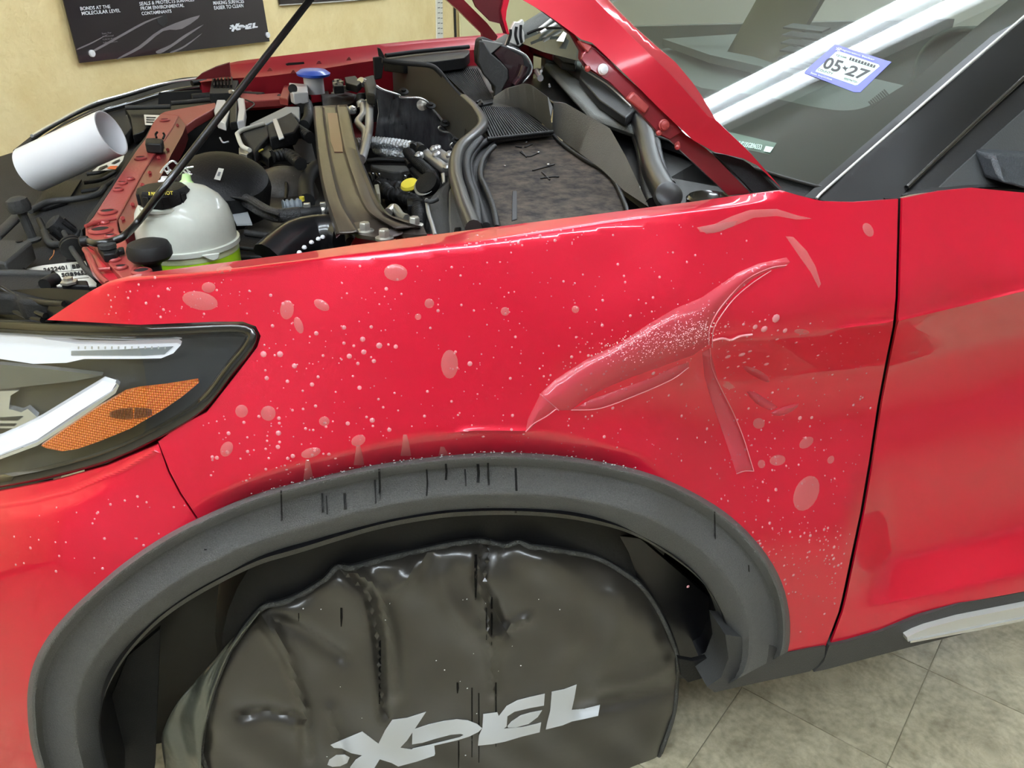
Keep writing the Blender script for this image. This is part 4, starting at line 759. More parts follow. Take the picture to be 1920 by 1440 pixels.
# front carrier cover (black sight shield) and everything on the nose
sh = S_('radiator_sight_shield', None, [(-120, 600), (-120, 330), (40, 280), (120, 228), (200, 190), (300, 160), (380, 146), (440, 150), (420, 190), (330, 206), (300, 216), (250, 290), (170, 410), (155, 440), (160, 500), (215, 532), (175, 545), (0, 552)], .99, .02, GRYD, bv=.003, label='large dark grey sight shield')
T_('grille_edge', None, [(30, 285), (90, 240), (170, 200), (260, 172), (330, 152), (385, 146)], 1.02, .006, BLK, sh); T_('grille_chrome_edge', None, [(60, 255), (100, 232), (172, 195), (230, 178), (300, 158), (372, 147)], 1.03, .004, CHR, sh, label='bright chrome edge')
T_('grille_edge', None, [(40, 300), (95, 258), (175, 215), (240, 195), (320, 172), (410, 160)], 1.0, .008, BLKG, sh)
S_('duct_box', 'A', [(860, 745), (1180, 740), (1195, 715), (1470, 690), (1490, 730), (1210, 760), (1110, 800), (990, 910), (920, 935), (900, 800)], 1.02, .02, BLK, sh)
T_('duct_rail', 'A', [(870, 745), (1030, 742), (1180, 738)], 1.035, .006, GRY, sh); T_('duct_rail', 'A', [(1185, 715), (1300, 706), (1460, 690)], 1.035, .006, GRY, sh)
S_('duct_vent', 'A', [(640, 790), (820, 810), (880, 790), (910, 880), (860, 940), (820, 860)], 1.025, .03, GRYD, sh)
S_('white_label', 'A', [(996, 793), (1108, 797), (1060, 865), (1004, 862)], 1.03, .001, LBL, sh, bv=0); 
for k in range(3): S_('label_print', 'A', [(1012, 808+16*k), (1080-8*k, 810+16*k), (1076-8*k, 817+16*k), (1012, 815+16*k)], 1.0312, .0004, INK, sh, bv=0)
S_('warning_label', 'A', [(640, 1183), (680, 1152), (820, 1090), (860, 1075), (850, 1110), (800, 1172)], 1.004, .001, LBL, sh, bv=0); S_('label_patch', 'A', [(740, 1165), (765, 1148), (815, 1148), (800, 1172)], 1.006, .0006, mat('orange_print', (214, 96, 40), .5), sh, bv=0)
for p_ in ([(678, 1175), (690, 1158), (740, 1140), (745, 1150), (700, 1172)], [(770, 1130), (800, 1112), (830, 1100), (826, 1112), (790, 1132)]): S_('label_print', 'A', p_, 1.0062, .0004, INK, sh, bv=0)
for y in (0, 1, 2):
    T_('shield_rib', 'A', [(560+20*y, 1325-60*y), (700, 1300-55*y), (800-5*y, 1240-50*y)], 1.0, .004, GRY, sh)
T_('shield_edge', 'B', [(185, 705), (300, 650), (480, 630), (600, 600), (640, 560)], 1.0, .006, GRY, sh); T_('shield_edge', 'B', [(270, 830), (310, 905), (420, 905), (540, 905)], 1.0, .006, GRY, sh); T_('shield_edge', 'B', [(240, 760), (275, 830), (310, 890)], .998, .005, BLK, sh)
S_('shield_well', 'B', [(190, 690), (260, 600), (340, 530), (500, 510), (410, 650), (280, 690)], .996, .004, BLK, sh, bv=0)
sdc = S_('side_duct_cover', 'N', [(0, 412), (345, 418), (350, 440), (225, 545), (60, 680), (0, 665), (-300, 660), (-300, 412)], 1.035, .03, GRY, sh, bv=.004); S_('cover_side', 'N', [(225, 540), (300, 790), (150, 800), (60, 680)], 1.01, .02, BLK, sh)
lathe('cover_hole', [(.005, 0), (.005, .001)], L(1.036)(*q('N', [(215, 435)])[0]), UP, HOLE, sdc, 14)
T_('shield_bar', 'N', [(-60, 400), (90, 260), (240, 110)], [1.03, 1.03, 1.03], .010, GRY, sh, flat=.6)
# body label with build numbers
bl = S_('build_label', 'N', [(300, 740), (480, 705), (700, 680), (960, 655), (1000, 760), (1085, 880), (1082, 935), (900, 935), (420, 935), (300, 800)], 1.0, .002, LBL, sh, bv=0, label='white paper label with printed numbers')
LB = L(1.0012)
dtext('label_print', '2622401', LB, *q('N', [(492, 782), (757, 748), (486, 738)]), INK, bl, bold=.02); dtext('label_print', 'BB', LB, *q('N', [(812, 742), (902, 732), (808, 700)]), INK, bl, bold=.02); dtext('label_print', 'G', LB, *q('N', [(918, 731), (962, 726), (914, 690)]), INK, bl)
dtext('label_print', 'SGB9655', LB, *q('N', [(695, 838), (985, 808), (688, 794)]), INK, bl, bold=.03); dtext('label_print', '110', LB, *q('N', [(340, 800), (430, 795), (338, 778)]), INK, bl)
for a_, b_ in (((300, 790), (990, 755)), ((680, 868), (1000, 835))): S_('label_rule', 'N', [a_, b_, (b_[0], b_[1]+3), (a_[0], a_[1]+3)], 1.0013, .0003, INK, bl, bv=0)
S_('label_rule', 'N', [(792, 695), (796, 695), (806, 765), (802, 765)], 1.0013, .0003, INK, bl, bv=0)
S_('foam_duct', 'N', [(-200, 795), (560, 798), (620, 810), (520, 880), (470, 935), (1110, 938), (960, 1010), (800, 1085), (400, 1110), (200, 1100), (160, 1050), (-200, 1040)], 1.035, .03, GRYD, sh, bv=.006)
T_('foam_roll', 'N', [(500, 925), (560, 885), (640, 850)], 1.04, .0085, BLKR, sh); T_('foam_roll', 'N', [(-100, 800), (250, 800), (600, 812)], 1.035, .006, GRY, sh)
S_('latch_plate', 'N', [(700, 870), (980, 870), (1000, 930), (690, 930)], 1.045, .01, BLK, sh); lathe('latch_bolt', [(.011, 0), (.011, .003), (.006, .004), (.006, .008)], L(1.046)(*q('N', [(780, 905)])[0]), UP, STL, sh, 6)
T_('chrome_lip', 'N', [(380, 1110), (600, 1100), (840, 1090)], 1.02, .002, CHR, sh); 
T_('orange_wire', 'N', [(610, 535), (600, 590), (560, 640)], 1.0, .0008, mat('orange_wire', (200, 120, 60), .5), sh, seg=6)
# post, connector plug and cable
ps = lathe('threaded_post', [(.011, 0), (.013, .004), (.007, .008), (.007, .05), (.016, .052), (.018, .06), (.016, .072), (.008, .076)], L(1.0)(*q('N', [(385, 440)])[0]), (-.12, 0, 1), GRY, sh, 10)
a_ = L(1.05)(*q('N', [(570, 200)])[0]); b_ = L(1.03)(*q('N', [(720, 320)])[0]); cp_ = lathe('cable_plug', [(.010, 0), (.015, .003), (.016, .036), (.018, .038), (.018, .041), (.010, .045), (.007, .055)], a_, b_-a_, GRYD, sh, 20, label='ribbed dark cable plug')
for k in range(8):
    t = k*math.pi/4; d, s_, u_ = frame_of(b_-a_); c = a_+d*.022+(s_*math.cos(t)+u_*math.sin(t))*.0156; box('plug_slot', c, (.022, .005, .003), BLK, cp_, bv=0, ax=(d, -s_*math.sin(t)+u_*math.cos(t), s_*math.cos(t)+u_*math.sin(t)))
T_('release_cable', 'N', [(720, 330), (770, 430), (820, 540), (890, 640), (960, 740), (1060, 830), (1110, 880)], [1.035, 1.03, 1.03, 1.03, 1.03, 1.03, 1.02], .0042, GRY, sh)
lathe('cable_grommet', [(.008, -.008), (.018, -.006), (.018, -.002), (.012, 0), (.018, .002), (.018, .006), (.008, .009)], L(1.028)(*q('N', [(815, 500)])[0]), L(1.02)(*q('N', [(850, 580)])[0])-L(1.028)(*q('N', [(790, 440)])[0]), BLKR, sh, 20)
S_('grommet_hole', 'N', [(745, 640), (760, 590), (850, 570), (930, 590), (950, 650)], 1.0, .002, HOLE, sh, bv=0)
# upper radiator support, painted
rs = S_('radiator_support', 'B', [(520, 798), (570, 742), (700, 540), (830, 342), (890, 262), (940, 160), (985, 108), (1095, 120), (1060, 190), (985, 300), (870, 480), (722, 750), (715, 800)], 1.055, .012, REDM, label='matte red radiator support beam')
slab('support_side_face', q('B', [(1095, 120), (1140, 182), (1120, 235), (1050, 360), (1000, 470), (900, 640), (810, 800), (775, 830), (740, 830), (722, 750), (870, 480), (985, 300)]), lambda u, v: L(1.052)(u, v), (0, 0, -.03), REDD, rs)
S_('support_arm', 'B', [(985, 108), (1010, 96), (1100, 78), (1320, 40), (1325, 62), (1290, 90), (1200, 140), (1140, 182), (1095, 120)], 1.05, .02, REDM, rs)
S_('support_end_plate', 'B', [(522, 800), (560, 770), (715, 765), (730, 830), (770, 880), (800, 960), (860, 1030), (945, 1080), (1000, 1108), (820, 1130), (760, 1130), (690, 1050), (600, 960), (560, 900), (525, 880)], 1.06, .012, REDM, rs)
S_('support_end_wing', 'B', [(530, 918), (560, 935), (640, 990), (770, 1130), (735, 1145), (650, 1150), (560, 1060), (512, 950)], 1.05, .012, mat('wing_red', (196, 34, 52), .35, .1, .5, .1), rs)
T_('wing_rib', 'B', [(520, 940), (560, 1000), (600, 1090), (660, 1150)], 1.056, .004, REDM, rs); T_('wing_rib', 'B', [(600, 1065), (680, 1060)], 1.056, .003, REDM, rs); T_('support_rib', 'B', [(525, 800), (600, 772), (712, 750)], 1.064, .003, REDM, rs)
for c, r in (((1010, 145), .008), ((862, 378), .008), ((800, 505), .005), ((750, 530), .006), ((725, 570), .006), ((660, 706), .010), ((616, 818), .012), ((678, 855), .006), ((700, 998), .006), ((742, 1045), .006), ((868, 1072), .009), ((640, 770), .005), ((590, 775), .005)):
    p = L(1.0575 if c[1] < 760 else 1.0625)(*q('B', [c])[0]); lathe('support_hole_rim', [(r*1.5, -.002), (r*1.45, .0), (r*1.05, .002), (r, .0005)], p, UP, REDM, rs, 18); lathe('support_hole', [(r, 0), (r, .0008)], p, UP, HOLE, rs, 18)
S_('rubber_clip', 'B', [(890, 258), (950, 255), (1000, 262), (990, 292), (930, 292), (888, 288)], 1.075, .02, BLKR, rs, bv=.003)
for pts in ([(960, 255), (955, 235), (965, 222)], [(1000, 262), (1008, 240), (1000, 225)]): T_('clip_prong', 'B', pts, [1.075, 1.08, 1.085], .0022, BLKR, rs)
for (x, y) in ((1030, 330), (975, 380), (920, 470), (875, 545), (815, 665), (755, 750), (1090, 180)): lathe('support_rivet', [(.004, 0), (.003, .002)], L(1.0535)(*q('B', [(x, y)])[0])+np.array([0, -.004, .001]), (.6, -.6, .5), REDM, rs, 10)
S_('side_seal', 'B', [(940, 160), (955, 158), (900, 262), (830, 350), (700, 545), (570, 745), (530, 800), (500, 822), (505, 812), (540, 740), (690, 530), (820, 330), (890, 250)], 1.05, .02, BLKR, rs)
# prop rod
rp = [L(1.072)(*q('N', [(985, 432)])[0]), L(1.078)(*q('N', [(1060, 458)])[0]), L(1.08)(*q('N', [(1180, 452)])[0]), L(1.08)(*q('N', [(1280, 428)])[0]), L(1.085)(*q('N', [(1400, 370)])[0]), P(262, 412, y=.335), P(300, 362, y=.31)]
e0 = P(300, 362, y=.31); e1_ = P(581, 0, y=.52); e2_ = e1_+(e1_-e0)*.75
rod = tube('prop_rod', rp+[e0*(1-t)+e1_*t for t in (.25, .5, .75)]+[e1_, (e1_+e2_)/2, e2_], .0052, mat('rod_black', (16, 16, 17), .32, 0, .35, .12), car, seg=14, label='long black hood prop rod')
rc = S_('rod_clip', 'N', [(1090, 480), (1130, 450), (1220, 470), (1300, 480), (1330, 520), (1290, 570), (1160, 585), (1130, 540)], 1.072, .012, BLK, rod); lathe('rod_pivot', [(.012, 0), (.012, .006), (.007, .008)], L(1.073)(*q('N', [(1210, 505)])[0]), UP, GRY, rod, 16); S_('clip_tab', 'N', [(1320, 500), (1390, 490), (1395, 525), (1320, 540)], 1.07, .008, BLK, rod)
lathe('rod_tip', [(.004, 0), (.0075, .002), (.0075, .012), (.005, .014)], L(1.072)(*q('N', [(1010, 430)])[0]), (-1, -.1, .0), BLKR, rod, 14)
# hood bump stop
bs = lathe('bump_stop', [(.011, 0), (.011, .022), (.016, .028), (.025, .031), (.029, .036), (.029, .046), (.026, .053), (.018, .056), (.004, .057)], P(290, 515, y=.26)+np.array([0, 0, -.008]), UP, BLKR, car, 28, label='round black rubber bump stop')
# ------------------------------------------------------------------ coolant tank
C0_ = P(353, 452, y=.39)
ct_prof = [(.071, 0), (.072, .006), (.071, .03), (.066, .05), (.056, .066), (.041, .078), (.022, .085), (.003, .087)]
tank = lathe('coolant_tank', [(.07, -.004)]+ct_prof, C0_, UP, WHT2, car, 40, label='milky plastic coolant tank with bright green coolant')
lathe('tank_seam', [(.071, -.005), (.0755, -.004), (.0755, .003), (.071, .004)], C0_, UP, WHT2, tank, 40)
lathe('coolant_level', [(.062, -.11), (.0715, -.1), (.0722, -.014)], C0_, UP, GRN, tank, 40, label='bright green coolant')
lathe('tank_lower_rim', [(.0718, -.015), (.0726, -.014), (.0726, -.004), (.071, -.003)], C0_, UP, mat('pale_green', (206, 216, 170), .4, 0, .5, .1), tank, 40)
nk = P(311, 385, y=.365); lathe('filler_neck', [(.034, -.09), (.0345, -.03), (.034, -.004), (.036, -.003), (.036, .001), (.03, .004)], nk, UP, WHT2, tank, 32)
cap = lathe('tank_cap', [(.0335, .002), (.036, .004), (.036, .022), (.033, .027), (.02, .028), (.003, .028)], nk, UP, BLK, tank, 8, label='black octagonal cap with yellow warning print'); 
for k in range(8):
    t = k*math.pi/4+.2; box('cap_grip', nk+np.array([math.cos(t)*.0345, math.sin(t)*.0345, .013]), (.004, .010, .016), BLK, tank, rz=t, bv=.001)
capT = lambda u, v: P(u, v, z=nk[2]+.0288)
dtext('cap_print', '!', capT, *q('G', [(300, 545), (316, 548), (300, 515)]), YEL, tank, bold=.03); dtext('cap_print', 'MAX', capT, *q('G', [(325, 548), (390, 550), (328, 515)]), YEL, tank, bold=.02); dtext('cap_print', 'HOT', capT, *q('G', [(440, 545), (540, 540), (436, 512)]), YEL, tank, bold=.02)
slab('pour_lip', q('G', [(810, 1130), (860, 1120), (985, 1105), (975, 1160), (930, 1178), (880, 1165)]), Yp(C0_[1]-.077), (0, .004, 0), WHT2, tank, bv=.001)
slab('tank_ear', q('G', [(215, 1060), (240, 1010), (330, 1000), (340, 1080), (230, 1100)]), Yp(.37), (0, .02, 0), WHT2, tank, bv=.002)
def spout(bx, by, tx, ty, y, r, m, nm):
    a, b = P(*q('G', [(bx, by)])[0], y=y), P(*q('G', [(tx, ty)])[0], y=y); ln = np.linalg.norm(b-a); return lathe(nm, [(r, 0), (r, ln*.72), (r*.7, ln*.8), (r*.55, ln)], a, b-a, m, tank, 18)
spout(675, 620, 665, 345, .415, .0105, SPT, 'outlet_spout'); spout(470, 520, 465, 370, .45, .011, WHT, 'vent_spout')
for pts in ([(600, 340), (650, 290), (735, 270)], [(620, 290), (665, 330), (720, 345)], [(655, 262), (675, 300), (700, 330)], [(415, 330), (460, 270), (530, 215), (580, 245)], [(440, 290), (480, 320), (520, 300)], [(480, 260), (500, 310), (480, 340)]):
    tube('hose_clip', [P(*p, y=.43) for p in q('G', pts)], .0016, CHR, tank, seg=8)
slab('tank_flag', q('G', [(1060, 645), (1215, 645), (1245, 670), (1300, 820), (1150, 825), (1120, 760)]), L(1.0), DN(.003), mat('clear_grey_plastic', (150, 154, 156), .3), tank)
# hoses around the tank
T_('coolant_hose', 'G', [(700, 380), (760, 300), (810, 340), (860, 440), (950, 530), (1100, 565), (1250, 600), (1400, 690), (1530, 740), (1680, 735), (1760, 725)], [1.03]+[1.02]*10, .0125, mat('braided_hose', (26, 26, 28), .4, bump=1, bscale=420, c2=(60, 60, 62), nscale=120), label='black braided coolant hose')
for o_ in (-.006, .0, .006): T_('hose_ridge', 'G', [(950, 530+o_*900), (1100, 560+o_*900), (1250, 595+o_*900), (1400, 685+o_*900), (1560, 738+o_*900)], 1.0315-abs(o_)*.5, .0022, GRYD)
T_('hose_branch', 'G', [(1660, 760), (1680, 860), (1690, 960)], .995, .012, BLKR, corr=.01)
T_('upper_hose', 'G', [(1600, 660), (1680, 650), (1780, 640)], 1.01, .012, mat('hose_sleeve', (110, 118, 124), .5), corr=.008)
T_('tank_hose', 'G', [(130, 1180), (180, 1000), (240, 880), (280, 760)], [.96, .98, .99, 1.], .02, BLKR); T_('tank_hose', 'G', [(560, 360), (620, 330), (700, 340), (760, 400)], .99, .012, BLKR)
# round fan shroud duct and airbox
fs_ = lathe('air_duct', [(.02, -.05), (.085, -.045), (.088, .0), (.082, .018), (.065, .03), (.04, .036), (.004, .038)], P(418, 345, y=.72), (.15, -.35, 1), BLK, car, 36, label='large black curved air duct')
slab('white_label', q('G', [(975, 283), (1028, 292), (992, 403), (932, 390)]), lambda u, v: P(u, v, y=.66), (0, .001, 0), LBL, fs_)
slab('label_print', q('G', [(975, 320), (1000, 322), (985, 362), (962, 358)]), lambda u, v: P(u, v, y=.6594), (0, .0004, 0), mat('grey_print', (130, 130, 130), .5), fs_)
ab = S_('intake_airbox', 'C', [(400, 1120), (420, 1000), (470, 920), (540, 890), (620, 900), (690, 940), (720, 1000), (730, 1100), (780, 1250), (700, 1290), (560, 1330), (340, 1310), (330, 1250)], .97, .06, mat('airbox_plastic', (62, 58, 52), .45, bump=.2, bscale=300), bv=.008, label='brownish grey intake airbox')
lathe('airbox_dome', [(.075, -.03), (.07, .0), (.055, .02), (.03, .032), (.003, .036)], L(.975)(*q('C', [(570, 990)])[0]), (-.1, -.2, 1), bpy.data.materials['airbox_plastic'], ab, 30); T_('airbox_ring', 'C', [(440, 985), (470, 920), (540, 880), (610, 885), (680, 930)], .99, .009, BLK, ab)
T_('airbox_groove', 'C', [(600, 930), (608, 1010), (600, 1080)], .992, .004, BLK, ab)
S_('airbox_base', 'C', [(330, 1290), (560, 1310), (560, 1350), (640, 1400), (540, 1440), (280, 1440), (300, 1300)], .985, .05, BLK, ab, bv=.004); T_('airbox_rail', 'C', [(345, 1290), (450, 1305), (570, 1320)], .99, .006, GRYD, ab); T_('airbox_rail', 'C', [(290, 1385), (450, 1400), (600, 1395)], .99, .004, BLK, ab)
# hose clamps and plastic tee
T_('cross_hose', 'C', [(650, 1170), (740, 1165), (840, 1150), (900, 1160)], 1.01, .012, BLKR)
for c in ((745, 1155), (850, 1150)):
    p = L(1.01)(*q('C', [c])[0]); lathe('hose_clamp', [(.0145, -.006), (.015, -.005), (.015, .005), (.0145, .006)], p, (1, .1, 0), STL, car, 20); box('clamp_screw', p+np.array([0, -.008, .014]), (.012, .008, .008), STL, car, bv=.001)
T_('tee_pipe', 'C', [(780, 1240), (770, 1200), (765, 1160)], [.99, 1.0, 1.01], .006, BLKG); T_('tee_pipe', 'C', [(855, 1240), (855, 1200), (850, 1165)], [.99, 1., 1.01], .007, BLKR, corr=.006)
T_('intake_hose', 'C', [(740, 1090), (730, 1000), (750, 920), (800, 870)], .99, .016, BLKR)
lathe('yellow_clip', [(.005, 0), (.005, .008)], L(1.0)(*q('C', [(708, 1085)])[0]), UP, YEL, car, 12); S_('grey_bracket', 'C', [(820, 1090), (880, 1080), (890, 1110), (825, 1120)], 1.01, .01, BLK)
# glossy intake elbow
el = T_('intake_elbow', 'C', [(500, 1470), (580, 1400), (680, 1330), (800, 1300), (930, 1300), (1000, 1320)], [.98, .99, 1.0, 1.0, 1.0, 1.0], .034, mat('elbow_black', (24, 24, 26), .3, 0, .6, .08), label='glossy black intake elbow')
for c in ((690, 1418), (722, 1385), (768, 1352), (812, 1330), (840, 1318)): lathe('elbow_rivet', [(.004, 0), (.003, .002), (.0005, .003)], L(1.038)(*q('C', [c])[0]), (0, -.5, 1), WHT, el, 10)
T_('elbow_ring', 'C', [(975, 1260), (1010, 1290), (1020, 1350)], 1.03, .008, BLKR, el)
# strut tower corner in red
stt = S_('strut_tower', 'S', [(540, 560), (590, 460), (700, 450), (900, 480), (1100, 440), (1330, 440), (1500, 440), (1500, 520), (540, 640)], 1.035, .03, RED, bv=.003, label='red strut tower corner')
for pts in ([(1040, 490), (1100, 500), (1130, 520)], [(1130, 470), (1190, 490), (1230, 500)], [(1270, 460), (1300, 475), (1310, 495)]): T_('tower_rib', 'S', pts, 1.042, .004, REDM, stt)
# strut brace
def lerp_rows(name, A_, B_, n, m, hts, mt, parent, lv, **kw):
    a = res_(A_, n); b = res_(B_, n); ls = []
    for f, h_ in hts: ls.append([L(lv(k/(n-1.))+h_)(a[k][0]*(1-f)+b[k][0]*f, a[k][1]*(1-f)+b[k][1]*f) for k in range(n)])
    return rows(name, ls, mt, parent, .003, **kw)
BL = q('C', [(782, 480), (785, 560), (795, 660), (808, 800), (830, 950), (860, 1080), (890, 1180), (925, 1300)]); BR = q('C', [(1000, 470), (1015, 540), (1040, 660), (1075, 790), (1140, 950), (1210, 1110), (1290, 1190), (1480, 1250)])
brace = lerp_rows('strut_brace', BL, BR, 60, 0, [(0, -.02), (.03, 0), (.05, .003), (.2, .0), (.24, .002), (.27, -.012), (.34, -.014), (.6, -.014), (.66, -.012), (.70, .004), (.74, .004), (.9, -.004), (.97, .0), (1, -.016)], BRC, car, lambda t: 1.075+.005*math.sin(t*3), label='folded olive grey steel strut brace')
S_('brace_foot', 'C', [(925, 1300), (1000, 1230), (1200, 1200), (1300, 1185), (1480, 1235), (1510, 1300), (1440, 1300), (1330, 1290), (1250, 1330), (1060, 1300), (980, 1250)], 1.068, .006, BRC, brace)
S_('foot_notch', 'S', [(930, 470), (960, 385), (1105, 405), (1100, 430), (1040, 450)], 1.07, .004, mat('mauve_steel', (150, 140, 140), .4, .6), brace)
S_('foot_notch', 'S', [(385, 440), (400, 375), (470, 365), (560, 390), (600, 440), (560, 420), (470, 385)], 1.072, .006, BRC, brace)
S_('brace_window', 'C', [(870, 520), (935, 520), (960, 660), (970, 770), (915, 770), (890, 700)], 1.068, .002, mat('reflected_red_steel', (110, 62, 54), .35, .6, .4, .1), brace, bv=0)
for c, k_ in (((705, 425), 'S'), ((1228, 365), 'S'), ((910, 500), 'S'), ((925, 395), 'C'), ((988, 380), 'C')):
    zl = 1.066 if k_ == 'S' else 1.03; p = L(zl)(*q(k_, [c])[0]); bo = lathe('brace_bolt', [(.0135, 0), (.0135, .003), (.009, .004)], p, UP, STL, brace, 24); lathe('bolt_head', [(.0085, .003), (.0085, .013), (.007, .015)], p, UP, STL, brace, 6)
S_('far_brace_mount', 'C', [(820, 350), (870, 345), (880, 400), (980, 380), (1060, 400), (1040, 450), (1000, 470), (880, 480), (840, 470)], 1.02, .02, GRY, brace)
# control module with bracket (behind the prop rod)
cm = S_('control_module', 'C', [(370, 590), (600, 480), (690, 480), (690, 560), (640, 520), (480, 590), (380, 630)], 1.03, .02, mat('module_grey', (150, 154, 156), .45), label='dark control module in a pale bracket')
S_('module_body', 'C', [(310, 640), (480, 590), (500, 660), (440, 720), (400, 770), (350, 700)], 1.035, .03, GRYD, cm, bv=.004); S_('module_body', 'C', [(480, 600), (640, 510), (690, 590), (660, 640), (500, 680)], 1.04, .03, GRYD, cm, bv=.004)
S_('white_strap', 'C', [(515, 560), (545, 552), (592, 675), (560, 688)], 1.046, .004, WHT, cm); 
for pts in ([(290, 655), (330, 628), (460, 590)], [(290, 655), (320, 730), (370, 760)]): T_('bracket_edge', 'C', pts, 1.04, .005, LBL, cm)
S_('bracket_foot', 'C', [(300, 740), (370, 745), (385, 765), (350, 785), (300, 775)], 1.03, .02, STL, cm); S_('module_lower', 'C', [(380, 680), (500, 690), (520, 760), (430, 780), (390, 760)], 1.02, .03, BLK, cm)
S_('connector', 'C', [(420, 770), (480, 745), (520, 790), (490, 815)], 1.02, .02, BLK, cm); T_('brass_pin', 'C', [(425, 770), (455, 755)], 1.025, .002, YEL, cm)
for i_, pts in enumerate(([(640, 600), (700, 640), (760, 680)], [(700, 490), (740, 460), (750, 540), (720, 600)], [(520, 800), (620, 790), (700, 850)], [(560, 430), (700, 440), (740, 420)])): T_('wire_loom', 'C', pts, 1.02, .012, BLKR, corr=.012)
S_('fuse_block', 'C', [(590, 740), (640, 700), (660, 760), (620, 790)], 1.0, .02, GRYD); T_('white_hook', 'C', [(180, 680), (200, 710), (235, 705)], 1.01, .002, WHT)
S_('loom_cover', 'C', [(620, 690), (760, 680), (800, 830), (700, 850)], .95, .03, BLK)
T_('connector_clip', 'C', [(615, 870), (660, 900), (700, 880)], 1.0, .003, STL); T_('connector_clip', 'C', [(650, 930), (700, 900), (745, 860)], 1.0, .003, STL); T_('connector_clip', 'C', [(620, 820), (660, 805), (700, 830)], 1.0, .003, CHR)
# wrapped sensor near the radiator arm
for pts, m_ in (([(1500, 690), (1560, 690), (1590, 760), (1560, 850), (1500, 830), (1480, 760)], WHT), ([(1640, 670), (1690, 680), (1700, 760), (1690, 830), (1640, 840), (1650, 750)], WHT), ([(1590, 660), (1640, 660), (1640, 840), (1590, 850)], BLK)):
    S_('wrapped_sensor', 'A', pts, 1.06, .02, m_, bv=.003)
T_('sensor_wire', 'A', [(1700, 690), (1760, 720), (1700, 770)], 1.05, .002, BLK); lathe('sensor_bolt', [(.008, 0), (.008, .006), (.005, .008)], L(1.07)(*q('A', [(1605, 645)])[0]), UP, STL, car, 8)
cg = S_('far_lamp_bracket', 'C', [(130, 290), (250, 280), (310, 275), (290, 330), (270, 390), (110, 395)], 1.06, .03, GRYD)
for k in range(6): S_('bracket_rib', 'C', [(140+22*k, 288), (150+22*k, 287), (146+22*k, 340), (136+22*k, 340)], 1.068, .01, BLK, cg, bv=0)
T_('far_lamp_rail', 'C', [(0, 330), (130, 310), (240, 300)], 1.05, .008, BLK)
T_('front_harness', 'C', [(0, 430), (120, 420), (240, 410), (460, 420)], 1.02, .014, BLKR)
# washer bottle with blue cap
wb = S_('washer_bottle', 'C', [(622, 325), (740, 335), (745, 385), (650, 392), (628, 380)], 1.06, .03, WHT, bv=.003, label='white washer bottle neck with blue cap')
p = L(1.03)(*q('C', [(790, 395)])[0]); lathe('bottle_neck', [(.028, 0), (.028, .045)], p, UP, WHT, wb, 24)
lathe('blue_cap', [(.03, .044), (.046, .05), (.048, .056), (.036, .064), (.018, .066), (.003, .066)], p, (.03, -.05, 1), BLU, wb, 28, label='flat blue cap'); lathe('bottle_plug', [(.012, 0), (.012, .006), (.003, .007)], L(1.065)(*q('C', [(648, 368)])[0]), (0, -1, .6), BLKR, wb, 14)
lathe('far_round_cover', [(.07, 0), (.07, .02), (.05, .03), (.003, .034)], L(1.0)(*q('C', [(800, 290)])[0]), UP, BLK, car, 26)
# AC lines, foil hose, fuel rail, coils
T_('ac_line', 'C', [(1090, 430), (1100, 520), (1065, 580), (1110, 640), (1105, 720)], 1.03, .0085, ALU, label='silver refrigerant line'); T_('ac_line', 'C', [(1140, 400), (1140, 520), (1135, 640), (1100, 780), (1085, 820)], 1.03, .0105, ALU, label='silver refrigerant line')
for c in ((1088, 430), (1130, 425)): lathe('line_collar', [(.013, -.02), (.013, .012), (.010, .014)], L(1.035)(*q('C', [c])[0]), (0, .4, 1), BLKR, car, 16); 
for c in ((1092, 462), (1138, 455)): lathe('line_fitting', [(.014, -.01), (.014, .006), (.010, .008)], L(1.03)(*q('C', [c])[0]), (0, .4, 1), ALU, car, 12)
lathe('bright_fitting', [(.012, 0), (.016, .006), (.012, .016)], L(1.06)(*q('C', [(1100, 335)])[0]), (-.5, -.5, .6), CHR, car, 14); lathe('ball_end', [(.002, -.012), (.010, -.008), (.012, 0), (.010, .008), (.002, .012)], L(1.03)(*q('C', [(1030, 502)])[0]), UP, CHR, car, 18)
S_('valve_body', 'C', [(980, 290), (1050, 280), (1085, 320), (1060, 345), (990, 325)], 1.07, .02, BLK); S_('valve_body', 'C', [(900, 310), (960, 300), (975, 345), (910, 350)], 1.065, .02, GRYD)
for c in ((930, 318), (960, 330), (920, 340)): lathe('valve_nut', [(.007, 0), (.007, .006)], L(1.075)(*q('C', [c])[0]), UP, STL, car, 6)
S_('vertical_hose_pack', 'C', [(1100, 290), (1170, 270), (1190, 350), (1180, 400), (1120, 390)], 1.07, .03, BLKR, bv=.006)
T_('foil_hose', 'D', [(100, 720), (200, 710), (320, 720), (460, 740)], 1.02, .0125, FOIL, seg=14, corr=.007, label='silver foil wrapped hose'); T_('foil_hose', 'D', [(230, 750), (320, 780), (420, 790), (470, 745)], 1.0, .012, FOIL, corr=.007, label='silver foil wrapped hose')
T_('corrugated_hose', 'D', [(430, 770), (480, 830), (560, 900), (600, 960)], 1.01, .0115, BLK, corr=.0075, label='glossy corrugated hose'); T_('hose_joint', 'D', [(460, 750), (490, 740), (520, 760)], 1.02, .012, BLKR)
T_('fuel_rail', 'D', [(530, 770), (600, 830), (680, 890)], 1.01, .0115, ALU, label='grey metal rail'); T_('fuel_rail', 'D', [(600, 765), (670, 810), (740, 850)], 1.01, .0125, ALU, label='grey metal rail')
for c in ((505, 805), (600, 765), (615, 800), (700, 800), (690, 880), (620, 760)): lathe('rail_fitting', [(.006, -.004), (.0095, 0), (.0095, .008), (.005, .012)], L(1.02)(*q('D', [c])[0]), (-.3, -.3, 1), ALU, car, 14)
